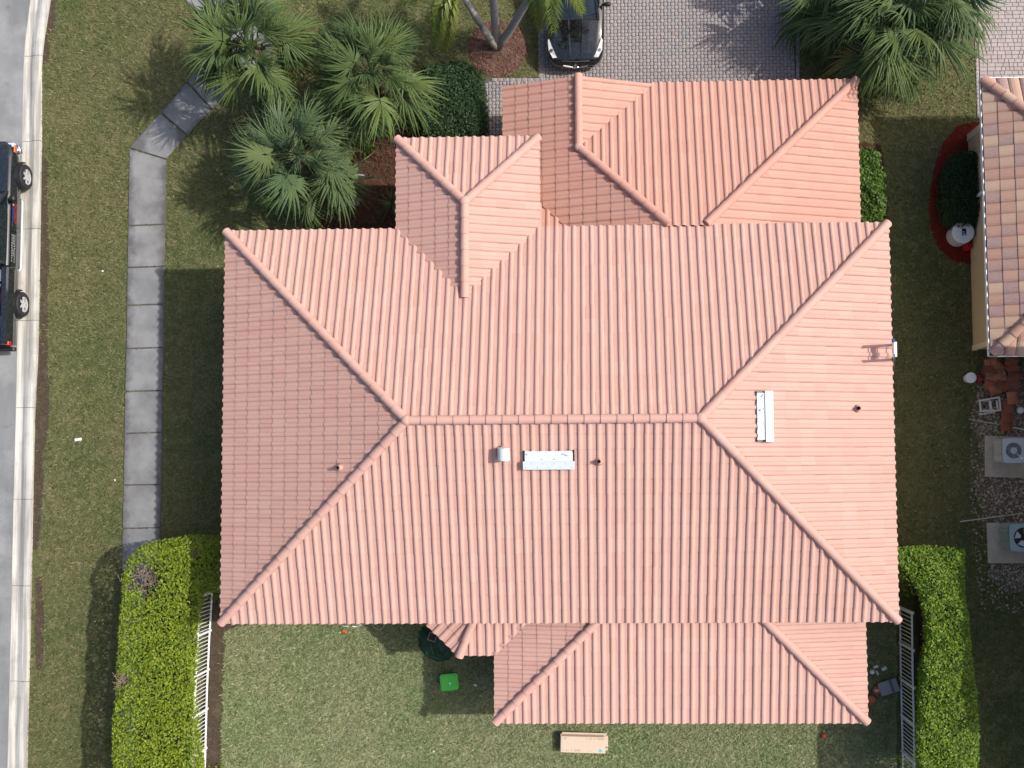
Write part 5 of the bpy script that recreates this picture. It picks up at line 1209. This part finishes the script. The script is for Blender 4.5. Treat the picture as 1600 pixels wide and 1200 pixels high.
# condensers and pads
Mac=plain('grey_enamel',(0.4750,0.5125,0.5250),.45,var=.06); Mteal=plain('teal_enamel',(0.2937,0.3812,0.3812),.5,var=.08); Mconc=plain('pad_concrete',(0.4250,0.3750,0.2937),.9,var=.25,sc=4)
def pad(pts,label):
    c=[at(*q,.08) for q in pts]; cx=sum(v.x for v in c)/4; cy=sum(v.y for v in c)/4
    m=MB(); m.poly([(v.x,v.y) for v in c],0.0,.08); o=m.build('concrete_pad',Mconc); tag(o,label,'concrete pad','condenser pads'); return o
pad([(1539,681),(1640,683),(1640,748),(1539,745)],'stained concrete pad under the pale grey condenser')
pad([(1542,817),(1640,816),(1640,880),(1544,880)],'mossy concrete pad under the teal condenser')
def condenser(px,py,w,d,h,label,mat,dark,rot_,slats):
    q=at(px,py,h+.08); t=empty('air_conditioner',(q.x,q.y,.08),label,'air conditioner','condensers by the neighbour house')
    m=MB(); taper(m,w/2-.02,d/2-.02,w/2-.02,d/2-.02,0,h-.03,ch=.06); m.build('cabinet',mat,t,False)
    m=MB(); r=.36*min(w,d)*1.02; n=24; ring=[(r*math.cos(6.2832*i/n),r*math.sin(6.2832*i/n)) for i in range(n)]
    sq=[]
    for i in range(n):
        a=6.2832*i/n; k=1/max(abs(math.cos(a)),abs(math.sin(a))); k=min(k,1.32); sq.append((w/2*math.cos(a)*k,d/2*math.sin(a)*k))
    vs=[(*q,h) for q in ring]+[(*q,h) for q in sq]+[(*q,h-.06) for q in sq]+[(*q,h-.10) for q in ring]
    m.add(vs,[(i,n+i,n+(i+1)%n,(i+1)%n) for i in range(n)]+[(n+i,2*n+i,2*n+(i+1)%n,n+(i+1)%n) for i in range(n)]+[(3*n+i,i,(i+1)%n,3*n+(i+1)%n) for i in range(n)])
    m.build('top_panel',mat,t,False)
    m=MB(); m.tube([(0,0,h-.028),(0,0,h-.024)],r*.99,24); m.build('fan_well',M['black'] if dark else plain('fan_shade',(.085,.095,.095),.6),t,False)
    hub=MB(); hub.tube([(0,0,h-.02),(0,0,h+.012)],r*(.42 if not dark else .30),16); hub.build('motor_hub',mat if not dark else M['dark'],t,False)
    for k in range(4 if dark else 3):
        a=6.2832*k/(4 if dark else 3)+rot_; b=a+.75; m=MB()
        m.add([(r*.3*math.cos(a),r*.3*math.sin(a),h-.02),(r*.9*math.cos(a-.1),r*.9*math.sin(a-.1),h-.020),(r*.92*math.cos(b),r*.92*math.sin(b),h-.006),(r*.3*math.cos(b),r*.3*math.sin(b),h-.012)],[(0,1,2,3)])
        bl_=Mac if dark and k in (1,2) else plain('blade_grey',(.12,.13,.13),.5); m.build('fan_blade',bl_ if dark else plain('blade_grey',(.13,.14,.14),.5),t,False)
    if not dark:
        for i in range(3):
            rr_=r*(.55+.17*i); m=MB(); m.tube([(rr_*math.cos(a),rr_*math.sin(a),h+.004) for a in np.linspace(0,6.2832,25)],.004,4,cap=False); m.build('guard_ring',Mac,t,False)
        m=MB(); m.bar((r*.4,-r*.4,h+.008),(r*.95,-r*.95,h+.008),.02,.012); m.box(r*.82,r*1.1,-r*1.1,-r*.82,h+.002,h+.02); m.build('conduit',M['white'],t,False)
    for i in range(slats):
        y=-d/2+.05+(d-.1)*(i+.5)/slats; m=MB(); m.box(-w/2-.012,-w/2+.0,y-(d-.1)/slats*.40,y+(d-.1)/slats*.40,.05,h-.1); m.build('side_slat',mat,t,False)
condenser(1584,704,.68,.78,.80,'pale grey condenser on the upper concrete pad',Mac,False,.3,3)
condenser(1600,840,.88,.86,.85,'teal grey condenser with bare black fan on the lower pad',Mteal,True,.9,6)

# ------------------------------------------------------------------ grass
ex=[road,[P2(kx(KL,y),y) for y in KY]+[P2(kx(KR,y)-1,y) for y in KY[::-1]],pp((843,-220),(1249,-220),(1250,235),(757,235),(757,122),(843,122)),nd_poly,
    [(xw+I,ys+I),(xe-I,ys+I),(xe-I,yn-I),(xw+I,yn-I)],[(nxw+I,yn),(nxe-I,yn),(nxe-I,nyn-I),(nxw+I,nyn-I)],[(exw+I,yn-I),(exe-I,yn-I),(exe-I,eyn-I),(exw+I,eyn-I)],
    [(wx0,wy1),(wx1,wy0),(26,wy0),(26,wy1)],hp,hp2]+walk_polys+[q for k in bed_polys if k!='gravel' for q in bed_polys[k]]+[inset(pp((1540,560),(1528,600),(1522,650),(1528,690),(1524,760),(1532,800),(1548,880),(1545,905),(1566,925),(1720,930),(1720,560)),.38)]
back=blob_edge(pp((352,960),(1400,960),(1402,1260),(344,1260)),.03)
def grass(n,box,L,wd,name,label,mat,inside=None,outside=None):
    X=rng.uniform(box[0],box[1],n); Y=rng.uniform(box[2],box[3],n); k=np.ones(n,bool)
    if inside: k&=inpoly(X,Y,inside)
    if outside: k&=~inpoly(X,Y,outside)
    for q in ex: k&=~inpoly(X,Y,q)
    for q in soil_polys: k&=~(inpoly(X,Y,q)&(rng.uniform(0,1,n)<.93))
    X=X[k];Y=Y[k];n=len(X); a=rng.uniform(0,6.2832,n); l=L*rng.uniform(.5,1.5,n); el=rng.uniform(.1,.9,n); h=np.sin(el)*l; r=np.cos(el)*l
    dx,dy=np.cos(a),np.sin(a); w2=wd*rng.uniform(.6,1.3,n)
    V=np.stack([np.stack([X-dy*w2,Y+dx*w2,np.zeros(n)],1),np.stack([X+dy*w2,Y-dx*w2,np.zeros(n)],1),np.stack([X+dx*r,Y+dy*r,h],1)],1).reshape(-1,3)
    F=np.arange(3*n).reshape(-1,3); T=np.repeat(rng.uniform(0,1,n),3)
    o=link(name,np_mesh(name,V,F,mat,tint=T)); tag(o,label,'grass',kind='stuff')
struct(MB().poly(back,0,.004,side=False).build('back_lawn',M['lawn2']))
grass(330000,(-18.9,15.2,-11.2,16.2),.125,.0145,'lawn_grass','short patchy olive and tan grass of the verge and side yards',M['blade'],None,back)
grass(170000,(-12.6,10.2,-11.2,-4.2),.125,.0145,'lawn_grass','paler green dry grass of the back lawn',M['blade2'],back)

def flecks(n,poly,label,mat,size):
    X,Y=scatter(poly,n); k=np.ones(len(X),bool)
    for q in ex: k&=~inpoly(X,Y,q)
    X,Y=X[k],Y[k]; P0=np.stack([X,Y,np.full(len(X),.07)],1); N0=np.zeros((len(X),3)); N0[:,2]=1
    V,F,T=leaves(P0,N0,size,.55,.35); o=link('fallen_leaves',np_mesh('fallen_leaves',V,F,mat,tint=T)); tag(o,label,'leaves',kind='stuff')
M['dry']=leafm('dry_leaf',[(.16,.10,.05),(.26,.19,.11),(.34,.28,.19),(.20,.13,.06)],.1,.8,.1)
flecks(520,pp((1345,130),(1540,130),(1545,860),(1395,860)),'pale dry leaves scattered over the shaded side yard',M['dry'],.075)
flecks(380,pp((72,0),(330,0),(350,840),(60,1190)),'dry leaf litter scattered on the left verge and side lawn',M['dry'],.06)
flecks(420,pp((355,985),(1400,985),(1400,1195),(350,1195)),'dry leaf litter scattered on the back lawn',M['dry'],.06)
